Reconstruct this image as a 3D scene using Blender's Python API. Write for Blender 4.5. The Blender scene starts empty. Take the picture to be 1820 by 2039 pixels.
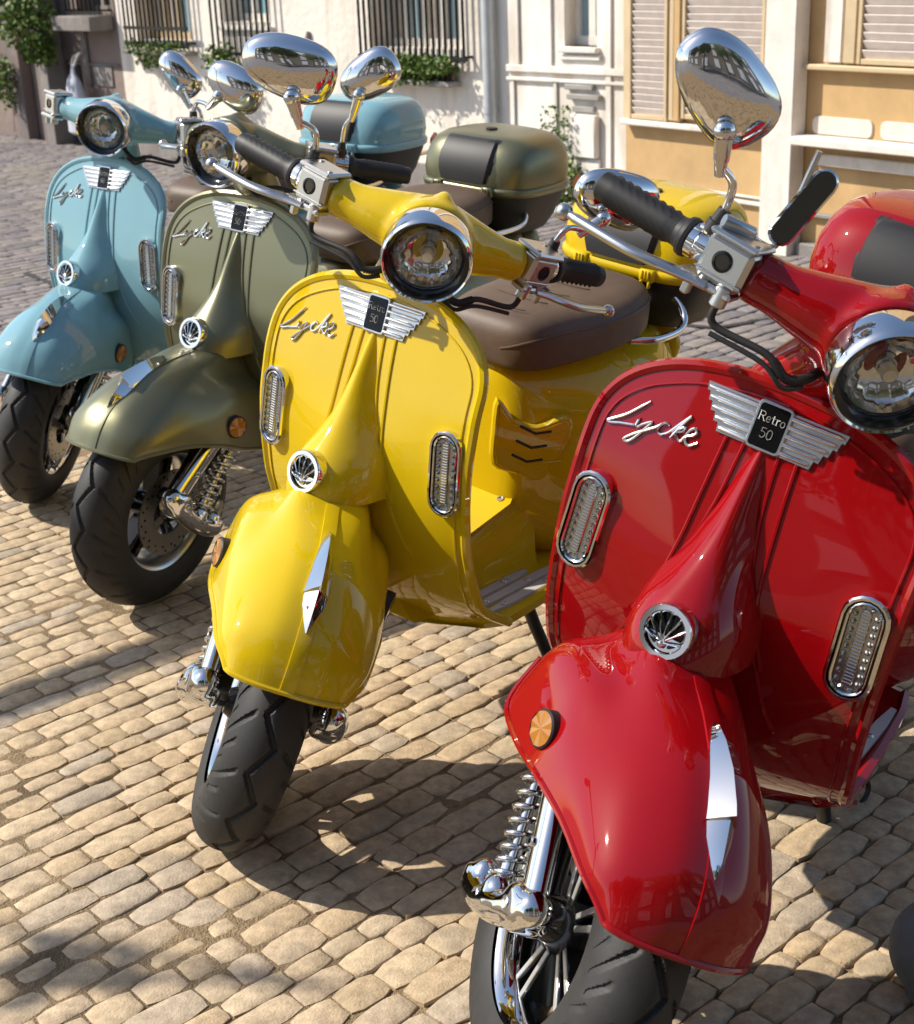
import bpy, bmesh, math, random
import numpy as np
from mathutils import Matrix, Vector
R = math.radians
sc = bpy.context.scene
C = sc.collection

# ------------------------------------------------------------------ camera
CAM_H, CAM_P, CAM_R, CAM_F = 1.3289, 0.36985, -0.0427, 2898.9      # height, pitch, roll, focal length in 1820ths of the width
cam_d = bpy.data.cameras.new('camera'); cam = bpy.data.objects.new('camera', cam_d); C.objects.link(cam); sc.camera = cam
fw = Vector((0, math.cos(CAM_P), -math.sin(CAM_P))); up = Vector((0, math.sin(CAM_P), math.cos(CAM_P))); rt = Vector((1, 0, 0))
cx = rt * math.cos(CAM_R) + up * math.sin(CAM_R); cy = up * math.cos(CAM_R) - rt * math.sin(CAM_R)
cam.matrix_world = Matrix(((cx.x, cy.x, -fw.x, 0), (cx.y, cy.y, -fw.y, 0), (cx.z, cy.z, -fw.z, CAM_H), (0, 0, 0, 1)))
cam_d.sensor_fit = 'HORIZONTAL'; cam_d.sensor_width = 36; cam_d.lens = CAM_F / 1820 * 36
cam_d.clip_start = .05; cam_d.clip_end = 400
cam_d.dof.use_dof = True; cam_d.dof.focus_distance = 2.05; cam_d.dof.aperture_fstop = 13

# ------------------------------------------------------------------ light
SUN_EL = R(44); SUN_DIR = Vector((-.988 * math.cos(SUN_EL), .154 * math.cos(SUN_EL), math.sin(SUN_EL)))   # towards the sun
w = bpy.data.worlds.new('World'); sc.world = w; w.use_nodes = True
nt = w.node_tree; bg = nt.nodes['Background']
sky = nt.nodes.new('ShaderNodeTexSky'); sky.sky_type = 'NISHITA'; sky.sun_disc = False
sky.sun_elevation = SUN_EL; sky.sun_rotation = math.atan2(SUN_DIR.x, SUN_DIR.y)
nt.links.new(sky.outputs[0], bg.inputs[0]); bg.inputs[1].default_value = .14
sl = bpy.data.lights.new('sun', 'SUN'); sl.energy = 5.0; sl.angle = R(.6); sl.color = (1, .93, .82)
so = bpy.data.objects.new('sun', sl); C.objects.link(so); so.rotation_euler = SUN_DIR.to_track_quat('Z', 'Y').to_euler(); so.location = (-6, -5, 8)
sc.view_settings.view_transform = 'Standard'; sc.view_settings.look = 'None'
sc.view_settings.exposure = 0.26; sc.view_settings.gamma = 1; sc.view_settings.use_curve_mapping = False

# ------------------------------------------------------------------ mesh helpers
class MB:
    def __init__(s): s.v = []; s.f = []; s.mi = []; s.cur = 0
    def add(s, vs, fs):
        b = len(s.v); s.v += [tuple(p) for p in vs]
        for f in fs: s.f.append(tuple(i + b for i in f)); s.mi.append(s.cur)
        return s
    def box(s, c, d, m=None, bev=0):
        m = m or Matrix(); x, y, z = [k / 2 for k in d]; c = Vector(c)
        if bev <= 0:
            vs = [(a * x, b * y, e * z) for a in (-1, 1) for b in (-1, 1) for e in (-1, 1)]
            fs = [(0, 1, 3, 2), (4, 6, 7, 5), (0, 4, 5, 1), (2, 3, 7, 6), (0, 2, 6, 4), (1, 5, 7, 3)]
        else:
            b_ = bev; vs = []
            for sx in (-1, 1):
                for sy in (-1, 1):
                    for sz in (-1, 1):
                        vs += [(sx * x, sy * (y - b_), sz * (z - b_)), (sx * (x - b_), sy * y, sz * (z - b_)), (sx * (x - b_), sy * (y - b_), sz * z)]
            I = lambda a, b, e, k: ((a * 2 + b) * 2 + e) * 3 + k
            fs = []
            for a in (0, 1):
                q = [I(a, 0, 0, 0), I(a, 1, 0, 0), I(a, 1, 1, 0), I(a, 0, 1, 0)]; fs.append(q if a else q[::-1])
                q = [I(0, a, 0, 1), I(1, a, 0, 1), I(1, a, 1, 1), I(0, a, 1, 1)]; fs.append(q[::-1] if a else q)
                q = [I(0, 0, a, 2), I(1, 0, a, 2), I(1, 1, a, 2), I(0, 1, a, 2)]; fs.append(q if a else q[::-1])
            for a in (0, 1):
                for b in (0, 1):
                    fs.append((I(a, b, 0, 0), I(a, b, 1, 0), I(a, b, 1, 1), I(a, b, 0, 1)))
                    fs.append((I(a, 0, b, 0), I(a, 1, b, 0), I(a, 1, b, 2), I(a, 0, b, 2)))
                    fs.append((I(0, a, b, 1), I(1, a, b, 1), I(1, a, b, 2), I(0, a, b, 2)))
                    for e in (0, 1): fs.append((I(a, b, e, 0), I(a, b, e, 1), I(a, b, e, 2)))
        return s.add([c + m.to_3x3() @ Vector(p) for p in vs], fs)
    def rings(s, rs, closed=True, cap0=True, cap1=True):
        n = len(rs[0]); vs = [p for r in rs for p in r]; fs = []
        for i in range(len(rs) - 1):
            for j in range(n if closed else n - 1):
                k = (j + 1) % n
                fs.append((i * n + j, i * n + k, (i + 1) * n + k, (i + 1) * n + j))
        if closed and cap0: fs.append(tuple(range(n))[::-1])
        if closed and cap1: fs.append(tuple(range((len(rs) - 1) * n, len(rs) * n)))
        return s.add(vs, fs)
    def tube(s, path, r, n=10, cap=True, flat=None):
        P = [Vector(p) for p in path]; rr = r if isinstance(r, (list, tuple)) else [r] * len(P)
        t = [(P[min(i + 1, len(P) - 1)] - P[max(i - 1, 0)]).normalized() for i in range(len(P))]
        a = t[0].orthogonal().normalized() if flat is None else (Vector(flat) - t[0] * t[0].dot(Vector(flat))).normalized()
        rs = []
        for i, p in enumerate(P):
            a = (a - t[i] * a.dot(t[i])).normalized(); b = t[i].cross(a)
            ra, rb = rr[i] if isinstance(rr[i], (tuple, list)) else (rr[i], rr[i])
            rs.append([p + a * math.cos(2 * math.pi * k / n) * ra + b * math.sin(2 * math.pi * k / n) * rb for k in range(n)])
        return s.rings(rs, True, cap, cap)
    def lathe(s, prof, o=(0, 0, 0), ax=(0, 0, 1), n=32, cap=True):      # prof: (radius, height)
        o = Vector(o); ax = Vector(ax).normalized(); a = ax.orthogonal().normalized(); b = ax.cross(a)
        rs = [[o + ax * h + (a * math.cos(2 * math.pi * k / n) + b * math.sin(2 * math.pi * k / n)) * r for k in range(n)] for r, h in prof]
        return s.rings(rs, True, cap, cap)
    def ell(s, c, r, m=None, nu=20, nv=12):
        m = m or Matrix(); c = Vector(c); r = (r, r, r) if isinstance(r, (int, float)) else r
        rs = []
        for i in range(nv + 1):
            t = math.pi * min(max(i / nv, .004), .996)
            rs.append([c + m.to_3x3() @ Vector((r[0] * math.sin(t) * math.cos(2 * math.pi * k / nu), r[1] * math.sin(t) * math.sin(2 * math.pi * k / nu), -r[2] * math.cos(t))) for k in range(nu)])
        return s.rings(rs)
    def prism(s, poly, fr, h0, h1, bev=0):                               # polygon (2-D) in frame fr between heights h0 and h1
        def ring(p, h): return [fr @ Vector((a, b, h)) for a, b in p]
        if bev:
            ins = inset(poly, bev); return s.rings([ring(poly, h0), ring(poly, h1 - bev), ring(ins, h1)])
        return s.rings([ring(poly, h0), ring(poly, h1)])
    def merge(s, o, m=None):
        m = m or Matrix(); b = len(s.v); s.v += [tuple(m @ Vector(p)) for p in o.v]
        for f in o.f: s.f.append(tuple(i + b for i in f)); s.mi.append(s.cur)
        return s
    def mesh(s, name, ang=38, smooth=True):
        me = bpy.data.meshes.new(name); me.from_pydata(s.v, [], s.f)
        bm = bmesh.new(); bm.from_mesh(me); bmesh.ops.recalc_face_normals(bm, faces=bm.faces); bm.to_mesh(me); bm.free()
        for p, k in zip(me.polygons, s.mi): p.material_index = k
        if smooth:
            me.shade_smooth(); me.set_sharp_from_angle(angle=R(ang))
        for k in range(max(s.mi or [0]) + 1): me.materials.append(None)
        return me

def inset(poly, d):
    n = len(poly); out = []
    for i in range(n):
        p0, p, p1 = Vector(poly[i - 1]), Vector(poly[i]), Vector(poly[(i + 1) % n])
        e0 = (p - p0).normalized(); e1 = (p1 - p).normalized()
        n0 = Vector((-e0.y, e0.x)); n1 = Vector((-e1.y, e1.x)); m = n0 + n1
        if m.length < 1e-6: m = n0
        m = m.normalized(); out.append(tuple(p + m * (d / max(.35, m.dot(n0)))))
    return out
def stadium(w, h, n=8):                                                  # counter-clockwise, w wide, h tall
    r = w / 2; c = h / 2 - r
    return [(r * math.cos(math.pi * k / n), c + r * math.sin(math.pi * k / n)) for k in range(n + 1)] + \
           [(-r * math.cos(math.pi * k / n), -c - r * math.sin(math.pi * k / n)) for k in range(n + 1)]
def rrect(w, h, r, n=4):
    out = []
    for qx, qy, a0 in ((1, 1, 0), (-1, 1, 90), (-1, -1, 180), (1, -1, 270)):
        for k in range(n + 1):
            a = R(a0 + 90 * k / n); out.append((qx * (w / 2 - r) + r * math.cos(a), qy * (h / 2 - r) + r * math.sin(a)))
    return out
def circle(r, n=24, c=(0, 0)): return [(c[0] + r * math.cos(2 * math.pi * k / n), c[1] + r * math.sin(2 * math.pi * k / n)) for k in range(n)]
def frame(o, n, u=(0, 0, 1), roll=0):                                     # local x across, y up, z along n
    n = Vector(n).normalized(); u = Vector(u); u = (u - n * u.dot(n)).normalized(); x = u.cross(n)
    m = Matrix(((x.x, u.x, n.x, o[0]), (x.y, u.y, n.y, o[1]), (x.z, u.z, n.z, o[2]), (0, 0, 0, 1)))
    return m @ Matrix.Rotation(roll, 4, 'Z')
def cr(P, n):                                                            # Catmull-Rom through P, n steps per span
    P = [Vector(p) for p in P]; out = []
    for i in range(len(P) - 1):
        a, b, c, d = P[max(i - 1, 0)], P[i], P[i + 1], P[min(i + 2, len(P) - 1)]
        for k in range(n):
            t = k / n; out.append(.5 * ((2 * b) + (c - a) * t + (2 * a - 5 * b + 4 * c - d) * t * t + (3 * b - a - 3 * c + d) * t ** 3))
    return out + [P[-1]]
def lerp(knots, x):
    xs = [k[0] for k in knots]; return float(np.interp(x, xs, [k[1] for k in knots]))
def smooth_lerp(knots, x, h=.018): return (lerp(knots, x - h) + 2 * lerp(knots, x) + lerp(knots, x + h)) / 4
def remesh(mb, vox, it, name):
    me = mb.mesh('tmp', smooth=False); ob = bpy.data.objects.new('tmp', me); C.objects.link(ob)
    m = ob.modifiers.new('r', 'REMESH'); m.mode = 'VOXEL'; m.voxel_size = vox; m.use_smooth_shade = True
    k = ob.modifiers.new('s', 'SMOOTH'); k.factor = .5; k.iterations = it
    dg = bpy.context.evaluated_depsgraph_get(); out = bpy.data.meshes.new_from_object(ob.evaluated_get(dg))
    out.name = name; bpy.data.objects.remove(ob); bpy.data.meshes.remove(me)
    if not out.materials: out.materials.append(None)
    return out

# ------------------------------------------------------------------ materials
MATS = {}
def mat(name, col, rough=.5, metal=0, coat=0, bump=0, bscale=60, var=0, vscale=8, trans=0, ior=1.5, spec=None, coatr=.03, alpha=None, objvar=0, stain=None, dist=.02, vdet=6):
    m = bpy.data.materials.new(name); m.use_nodes = True; MATS[name] = m
    t = m.node_tree; b = t.nodes['Principled BSDF']; L = t.links.new
    b.inputs['Base Color'].default_value = (*col, 1); b.inputs['Roughness'].default_value = rough; b.inputs['Metallic'].default_value = metal
    b.inputs['Coat Weight'].default_value = coat; b.inputs['Coat Roughness'].default_value = coatr
    b.inputs['Transmission Weight'].default_value = trans; b.inputs['IOR'].default_value = ior
    if spec is not None: b.inputs['Specular IOR Level'].default_value = spec
    if alpha is not None: b.inputs['Alpha'].default_value = alpha
    tc = t.nodes.new('ShaderNodeTexCoord'); src = tc.outputs['Object']
    last = None
    if var or objvar or stain:
        rgb = t.nodes.new('ShaderNodeRGB'); rgb.outputs[0].default_value = (*col, 1); last = rgb.outputs[0]
        if objvar:
            oi = t.nodes.new('ShaderNodeObjectInfo'); ramp = t.nodes.new('ShaderNodeValToRGB'); e = ramp.color_ramp.elements
            cols = objvar if isinstance(objvar, list) else [tuple(c * (1 - .3) for c in col), tuple(c * 1.3 for c in col)]
            e[0].color = (*cols[0], 1); e[1].color = (*cols[-1], 1); e[0].position = 0; e[1].position = 1
            for i, c in enumerate(cols[1:-1]): q = e.new((i + 1) / (len(cols) - 1)); q.color = (*c, 1)
            L(oi.outputs['Random'], ramp.inputs[0]); last = ramp.outputs[0]
        if var:
            n = t.nodes.new('ShaderNodeTexNoise'); n.inputs['Scale'].default_value = vscale; n.inputs['Detail'].default_value = vdet; n.inputs['Roughness'].default_value = .65
            geo = t.nodes.new('ShaderNodeNewGeometry'); L(geo.outputs['Position'], n.inputs['Vector'])
            mr = t.nodes.new('ShaderNodeMapRange'); mr.inputs[1].default_value = .3; mr.inputs[2].default_value = .7; mr.inputs[3].default_value = 1 - var; mr.inputs[4].default_value = 1 + var
            L(n.outputs[0], mr.inputs[0])
            mx = t.nodes.new('ShaderNodeVectorMath'); mx.operation = 'SCALE'; L(last, mx.inputs[0]); L(mr.outputs[0], mx.inputs['Scale']); last = mx.outputs[0]
        if stain:                                                         # (colour, scale xyz, threshold, amount)
            sc_, sxyz, th, am = stain
            geo2 = t.nodes.new('ShaderNodeNewGeometry'); mp = t.nodes.new('ShaderNodeMapping'); mp.inputs['Scale'].default_value = sxyz
            L(geo2.outputs['Position'], mp.inputs[0]); n2 = t.nodes.new('ShaderNodeTexNoise'); n2.inputs['Scale'].default_value = 1; n2.inputs['Detail'].default_value = 8; L(mp.outputs[0], n2.inputs['Vector'])
            m2 = t.nodes.new('ShaderNodeMapRange'); m2.inputs[1].default_value = th; m2.inputs[2].default_value = th + .18; m2.inputs[3].default_value = 0; m2.inputs[4].default_value = am
            L(n2.outputs[0], m2.inputs[0]); mix = t.nodes.new('ShaderNodeMix'); mix.data_type = 'RGBA'
            L(m2.outputs[0], mix.inputs[0]); L(last, mix.inputs[6]); mix.inputs[7].default_value = (*sc_, 1); last = mix.outputs[2]
        L(last, b.inputs['Base Color'])
    if bump:
        n = t.nodes.new('ShaderNodeTexNoise'); n.inputs['Scale'].default_value = bscale; n.inputs['Detail'].default_value = 5
        geo = t.nodes.new('ShaderNodeNewGeometry'); L(geo.outputs['Position'], n.inputs['Vector'])
        bp = t.nodes.new('ShaderNodeBump'); bp.inputs['Strength'].default_value = bump; bp.inputs['Distance'].default_value = dist
        L(n.outputs[0], bp.inputs['Height']); L(bp.outputs[0], b.inputs['Normal'])
    return m
paint = {
 'blue': mat('blue_paint', (.20, .385, .45), .6, 0, 1, spec=.03, var=.03, vscale=9),
 'green': mat('olive_satin_paint', (.195, .19, .112), .36, .72, .2, coatr=.25),
 'yellow': mat('yellow_paint', (.63, .44, .005), .6, 0, 1, spec=.03, var=.03, vscale=9),
 'red': mat('red_paint', (.27, .001, .003), .6, 0, 1, spec=.03, var=.03, vscale=9),
}
chrome = mat('chrome', (.78, .78, .77), .045, 1)
steel = mat('brushed_aluminium', (.58, .58, .57), .28, 1, bump=.04, bscale=900, dist=.002)
dark = mat('black_plastic', (.018, .018, .019), .55, bump=.03, bscale=500, dist=.002)
gloss_black = mat('gloss_black', (.008, .008, .009), .12)
rubber = mat('grip_rubber', (.015, .015, .016), .55)
tyre_m = mat('tyre_rubber', (.020, .0195, .019), .62, bump=.08, bscale=220, dist=.002, var=.25, vscale=30)
brown = mat('brown_leather', (.105, .066, .042), .55, bump=.25, bscale=420, dist=.0015, var=.12, vscale=40)
amber = mat('amber_reflector', (.36, .135, .008), .15, coat=1)
red_lens = mat('red_lens', (.45, .01, .012), .15, coat=1)
glass = mat('clear_lens', (.9, .92, .92), .02, trans=1, ior=1.32)
led = mat('faceted_reflector', (.40, .41, .40), .10, .85)
mirror_m = mat('mirror_glass', (.85, .86, .87), .01, 1)
silver = mat('silver_paint', (.55, .54, .52), .3, .6)
reflector_m = mat('headlight_reflector', (.72, .72, .71), .07, 1)
dark_mirror = mat('smoked_mirror', (.16, .17, .165), .08, 1)
facet = mat('faceted_lens', (.52, .53, .51), .10, .95)
bright = mat('bright_silver', (.88, .88, .86), .16, 1)
disc_m = mat('brake_disc', (.36, .35, .33), .32, .9, bump=.05, bscale=700, dist=.001)
white_ink = mat('white_lettering', (.82, .82, .80), .3)
strip_m = mat('pale_rubber_strip', (.52, .50, .46), .55)
red_btn = mat('red_button', (.55, .03, .02), .35)

# ------------------------------------------------------------------ tagging
def link(o, parent=None):
    C.objects.link(o)
    if parent is not None: o.parent = parent
    return o
def tag(o, label=None, cat=None, group=None, kind=None):
    if label: o['label'] = label
    if cat: o['category'] = cat
    if group: o['group'] = group
    if kind: o['kind'] = kind
    return o
def thing(name, label, cat, m=None, group=None):
    o = bpy.data.objects.new(name, None); o.empty_display_size = .1; C.objects.link(o)
    if m is not None: o.matrix_world = m
    return tag(o, label, cat, group)
def part(name, me, parent, mats, m=None):
    o = bpy.data.objects.new(name, me); link(o, parent)
    if m is not None: o.matrix_local = m
    mats = mats if isinstance(mats, (list, tuple)) else [mats]
    for i, k in enumerate(mats):
        if i < len(o.material_slots): o.material_slots[i].link = 'OBJECT'; o.material_slots[i].material = k
    return o

# ------------------------------------------------------------------ scooter shapes (x forward, y to its left, z up)
XC = [(.25, .31), (.29, .345), (.33, .378), (.40, .405), (.50, .417), (.60, .412), (.70, .388), (.75, .374), (.80, .357), (.86, .338)]
XE = [(.25, .20), (.285, .235), (.31, .285), (.35, .34), (.41, .368), (.47, .387), (.55, .397), (.62, .397), (.70, .384), (.75, .366), (.80, .348), (.86, .330)]
ZTOP = .847
def S(y, z):
    k = min(1.2, (abs(y) / .225)) ** 2
    return smooth_lerp(XC, z) * (1 - k) + smooth_lerp(XE, z) * k
def SN(y, z, e=.004):
    return Vector((1, -(S(y + e, z) - S(y - e, z)) / (2 * e), -(S(y, z + e) - S(y, z - e)) / (2 * e))).normalized()
def SW(z):
    if z > .72: q = min(1, (z - .72) / (ZTOP - .72)); return .226 * max(1e-4, 1 - q ** 2.3) ** (1 / 2.3)
    return .226 - .012 * max(0, (.38 - z) / .12)
def shield():
    mb = MB(); nz, ny = 70, 40; rows = []
    zs = [.286 + (ZTOP - .286) * math.sin(math.pi / 2 * i / nz) ** .9 for i in range(nz + 1)]
    for z in zs:
        wz = SW(z); rows.append([])
        for v in np.linspace(-1, 1, ny + 1):
            zz = z if z > .40 else .40 - (.40 - z) * (1 + .36 * (1 - v * v)); rows[-1].append((S(v * wz, zz), v * wz, zz))
    mb.rings(rows, closed=False)
    back = [[(x - .014, y, z) for x, y, z in r] for r in rows]
    mb.rings(back, closed=False)
    # joined border
    def border(g): return [r[0] for r in g] + g[-1][1:] + [r[-1] for r in g[::-1]][1:]
    bf = border(rows); bb = border(back)
    mb.rings([bf, bb], closed=False)
    mb.tube([(x - .004, y, z) for x, y, z in bf], .0085, 8)
    return mb
def shield_mesh():
    mb = shield()
    # inner trim groove bead
    pts = []
    for z in list(np.linspace(.30, .72, 24)) + [.72 + (ZTOP - .72) * math.sin(math.pi / 2 * i / 16) for i in range(1, 17)]: pts.append((SW(z) - .0165, z - (.016 if z > .82 else .016 * max(0, (z - .72) / .1))))
    path = [(S(-y, z) + .0005, -y, z) for y, z in pts] + [(S(y, z) + .0005, y, z) for y, z in pts[::-1]]
    mb.tube(path, .0022, 6)
    for sgn in (-1, 1):                                                   # pressed panel creases
        for c in ([(.046, .785), (.052, .70), (.060, .62), (.078, .54), (.112, .46), (.128, .437)], [(.022, .785), (.030, .70), (.046, .63), (.070, .57), (.092, .52)]):
            p2 = cr([(a, b, 0) for a, b in c], 8)
            mb.tube([(S(sgn * p.x, p.y) + .0006, sgn * p.x, p.y) for p in p2], .0028, 6)
    # mounting studs at the lower edge and inner leg box
    for y, z in ((-.185, .305), (-.13, .285), (.185, .305)): mb.ell((S(y, z) + .001, y, z), .007, nu=8, nv=6)
    return mb.mesh('leg_shield', 30)
def nose_mesh():
    zs = [.775, .765, .745, .72, .695, .67, .645, .62, .60, .585, .565, .545, .527]
    P = [(.52, .112), (.545, .112), (.565, .104), (.585, .095), (.60, .084), (.62, .067), (.645, .049), (.67, .036), (.695, .027), (.72, .020), (.745, .013), (.765, .007), (.775, .001)]
    W = [(.52, .084), (.565, .080), (.585, .073), (.60, .064), (.62, .052), (.645, .041), (.67, .036), (.695, .029), (.72, .023), (.745, .0175), (.765, .012), (.775, .006)]
    mb = MB(); rows = []; n = 28
    for z in cr([(z, 0, 0) for z in zs], 3):
        z = z.x; p = smooth_lerp(P, z, .012); w_ = smooth_lerp(W, z, .012); k = np.clip((z - .56) / .12, 0, 1); ex = 3.2 - 1.4 * k; rows.append([])
        for v in np.linspace(-1, 1, n + 1):
            a = abs(v); h = max(0, 1 - a ** ex) ** (.62 + .35 * k); y = v * w_ * (1 + .16 * k * (a ** 4))
            rows[-1].append((S(y, z) - .006 + (p + .006) * h, y, z))
    last = rows[-1]
    rows.append([(x - .010 * (1 if i not in (0, n) else 0), y * .95, z - .004) for i, (x, y, z) in enumerate(last)])
    rows.append([(S(y, z) - .006 + (x - S(y, z) + .006) * .55, y * .8, z + .006) for x, y, z in last])
    mb.rings(rows, closed=False)
    return mb.mesh('horn_cover', 42)

HORN = frame((.5155, 0, .5775), (.94, 0, .27))
def horn_meshes():
    ring = MB().lathe([(.0255, -.004), (.0345, -.006), (.0345, .004), (.033, .0065), (.027, .0065), (.0255, .004)], n=40, cap=False)
    ring.rings([ [Vector((.0345*math.cos(a),.0345*math.sin(a),h)) for a in np.linspace(0,2*math.pi,25)[:-1]] for h in (-.02,-.006)], cap0=False, cap1=False)
    back = MB().lathe([(.0001, -.002), (.0265, -.002)], n=24)  # black backing paints the darkness inside the open slots
    ribs = MB(); hub = Vector((0, -.014, .004))
    for k in range(7):
        a = R(90 + (k - 3) * 33); e = Vector((math.cos(a) * .0262, math.sin(a) * .0262 + (0 if abs(k-3)<3 else -.003), .002))
        ribs.tube([hub, (hub + e) / 2 + Vector((0, 0, .004)), e], [.0012, .0011, .0026], 6)
    for k in range(6):                                                    # scalloped ends of the openings
        a0, a1 = [R(90 + (q - 3) * 33) for q in (k, k + 1)]; am = (a0 + a1) / 2
        p = [Vector((math.cos(a) * r, math.sin(a) * r, .003)) for a, r in ((a0, .0235), (a0 * .7 + a1 * .3, .0250), (am, .0255), (a0 * .3 + a1 * .7, .0250), (a1, .0235))]
        ribs.tube(p, .0014, 6)
    ribs.ell(hub - Vector((0, .001, .001)), (.006, .0065, .003), nu=12, nv=6)
    low = MB()
    low.prism([(-.0262 * math.cos(a), -.0262 * math.sin(a)) for a in np.linspace(R(12), R(168), 14)], Matrix(), -.0015, .0012)
    for q in (-1, 1): low.prism(stadium(.004, .010), frame((q * .0125, -.0125, 0), (0, 0, 1), (q*.6, 1, 0)), .001, .0018)
    ribs.merge(low)
    holes = MB()
    for q, ang in ((-1, 55), (0, 90), (1, 125)): holes.prism(stadium(.0045, .011), frame((q * .0125, -.0185 + abs(q) * .004, 0), (0, 0, 1), (math.cos(R(ang+90)), math.sin(R(ang+90)), 0)), .0012, .0020)
    return ring.mesh('horn_grille'), ribs.mesh('grille_rib'), back.merge(holes).mesh('grille_shadow')

def badge_meshes():
    z0 = .802; n = SN(0, z0); f = frame((S(0, z0) + .001, 0, z0), n)
    feathers = []; wing = MB(); tips = [.093, .087, .080, .072, .064]
    h = .0108; ytop = .0245
    top_y = lambda k: ytop - k * h
    for sg in (-1, 1):
        poly = []
        for k in range(5):
            poly += [(tips[k], top_y(k)), (tips[k] - .002, top_y(k + 1))]
        poly = [(.015, ytop)] + poly + [(.015, top_y(5))]
        poly = poly[::-1]
        if sg < 0: poly = [(-a, b) for a, b in poly][::-1]
        wing.prism(poly, f, -.004, .0022)
        for k in range(5):
            yc = top_y(k) - h / 2
            a = f @ Vector((sg * .020, yc, .0024)); b = f @ Vector((sg * (tips[k] - .0035), yc, .0018))
            fe_ = MB().tube([a, a.lerp(b, .9), b], [(.0036, .0042), (.0034, .0040), (.0018, .0026)], 10, flat=(0, 0, 1)); feathers.append(fe_.mesh('badge_feather', 50))
    wing.prism(rrect(.046, .060, .006), f @ Matrix.Translation((0, -.001, 0)), -.004, .0062, .0012)
    plate = MB().prism(rrect(.039, .053, .004), f @ Matrix.Translation((0, -.001, 0)), .004, .0070, .0006)
    def letters(num):
        mb = MB(); G = {
         'R': ([(0, 0), (0, 1)], [(0, 1), (.45, 1), (.6, .85), (.6, .68), (.45, .53), (0, .53)], [(.3, .53), (.65, 0)], [(-.12, 0), (.14, 0)], [(-.12, 1), (.1, 1)], [(.55, 0), (.8, 0)]),
         'e': ([(.03, .34), (.48, .34), (.45, .55), (.26, .66), (.08, .55), (.02, .33), (.1, .08), (.28, 0), (.48, .1)],),
         't': ([(.2, .9), (.2, .12), (.3, 0), (.45, .05)], [(0, .64), (.42, .64)]),
         'r': ([(.1, 0), (.1, .64)], [(.1, .45), (.25, .64), (.42, .62)], [(-.02, 0), (.25, 0)], [(-.02, .64), (.1, .64)]),
         'o': ([(.26, .66), (.07, .55), (.02, .33), (.07, .1), (.26, 0), (.45, .1), (.5, .33), (.45, .55), (.26, .66)],),
         '5': ([(.55, 1), (.12, 1), (.08, .58), (.3, .66), (.52, .52), (.56, .3), (.45, .07), (.25, 0), (.05, .1)],),
         '0': ([(.3, 1), (.08, .85), (.02, .5), (.08, .15), (.3, 0), (.52, .15), (.58, .5), (.52, .85), (.3, 1)],),
         '9': ([(.55, .62), (.45, .42), (.25, .38), (.06, .55), (.06, .82), (.28, 1), (.5, .88), (.56, .6), (.5, .2), (.3, 0), (.1, .06)],)}
        def word(t, adv, x, y, s, wd):
            for ch, ad in zip(t, adv):
                for st in G[ch]: mb.tube([f @ Vector((x + a * s, y + b * s, .0073)) for a, b in st], [(wd, .0004)] * len(st), 6, flat=None)
                x += ad * s
        word('Retro', [.84, .62, .55, .56, .6], -.0160, .0045, .0108, .00095)
        word(num, [.72, .7], -.0082, -.0150, .0120, .00115)
        return mb.mesh('badge_lettering')
    return (wing.mesh('wing_badge', 30), feathers), plate.mesh('badge_plate'), letters
SCRIPT = [[(-0.157, 0.775), (-0.168, 0.763), (-0.182, 0.749), (-0.199, 0.737), (-0.204, 0.733), (-0.2, 0.7325), (-0.186, 0.737), (-0.169, 0.741), (-0.166, 0.743)],
 [(-0.166, .743), (-0.163, 0.751), (-0.164, 0.743), (-0.161, 0.741), (-0.156, 0.746), (-0.145, 0.753), (-0.15, 0.744), (-0.157, 0.732), (-0.166, 0.721), (-0.173, 0.72), (-0.172, 0.723), (-0.162, 0.732), (-0.148, 0.742), (-0.136, 0.751), (-0.132, 0.757)],
 [(-.121, .7575), (-.127, .7590), (-.133, .7535), (-.1345, .7470), (-.130, .7440), (-.124, .7465), (-.118, .752), (-.108, .766), (-.0985, .7785), (-.104, .769), (-.112, .752), (-.1155, .7450)],
 [(-.1135, .7515), (-.106, .7600), (-.1010, .7630), (-.1025, .7575), (-.1105, .7535), (-.105, .7475), (-.1005, .7465), (-.0965, .7535), (-.0885, .7580), (-.0845, .7630), (-.0880, .7668), (-.0935, .7625), (-.0965, .7540), (-.0935, .7470), (-.0870, .7460), (-.0790, .7525)]]
def script_mesh():
    mb = MB()
    for st in SCRIPT:
        p = cr([(a, b, 0) for a, b in st], 4)
        mb.tube([(S(q.x, q.y) + .0022, q.x, q.y) for q in p], [.0019 if 2 < i < len(p) - 3 else .0012 for i in range(len(p))], 6)
    return mb.mesh('name_script')
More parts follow.
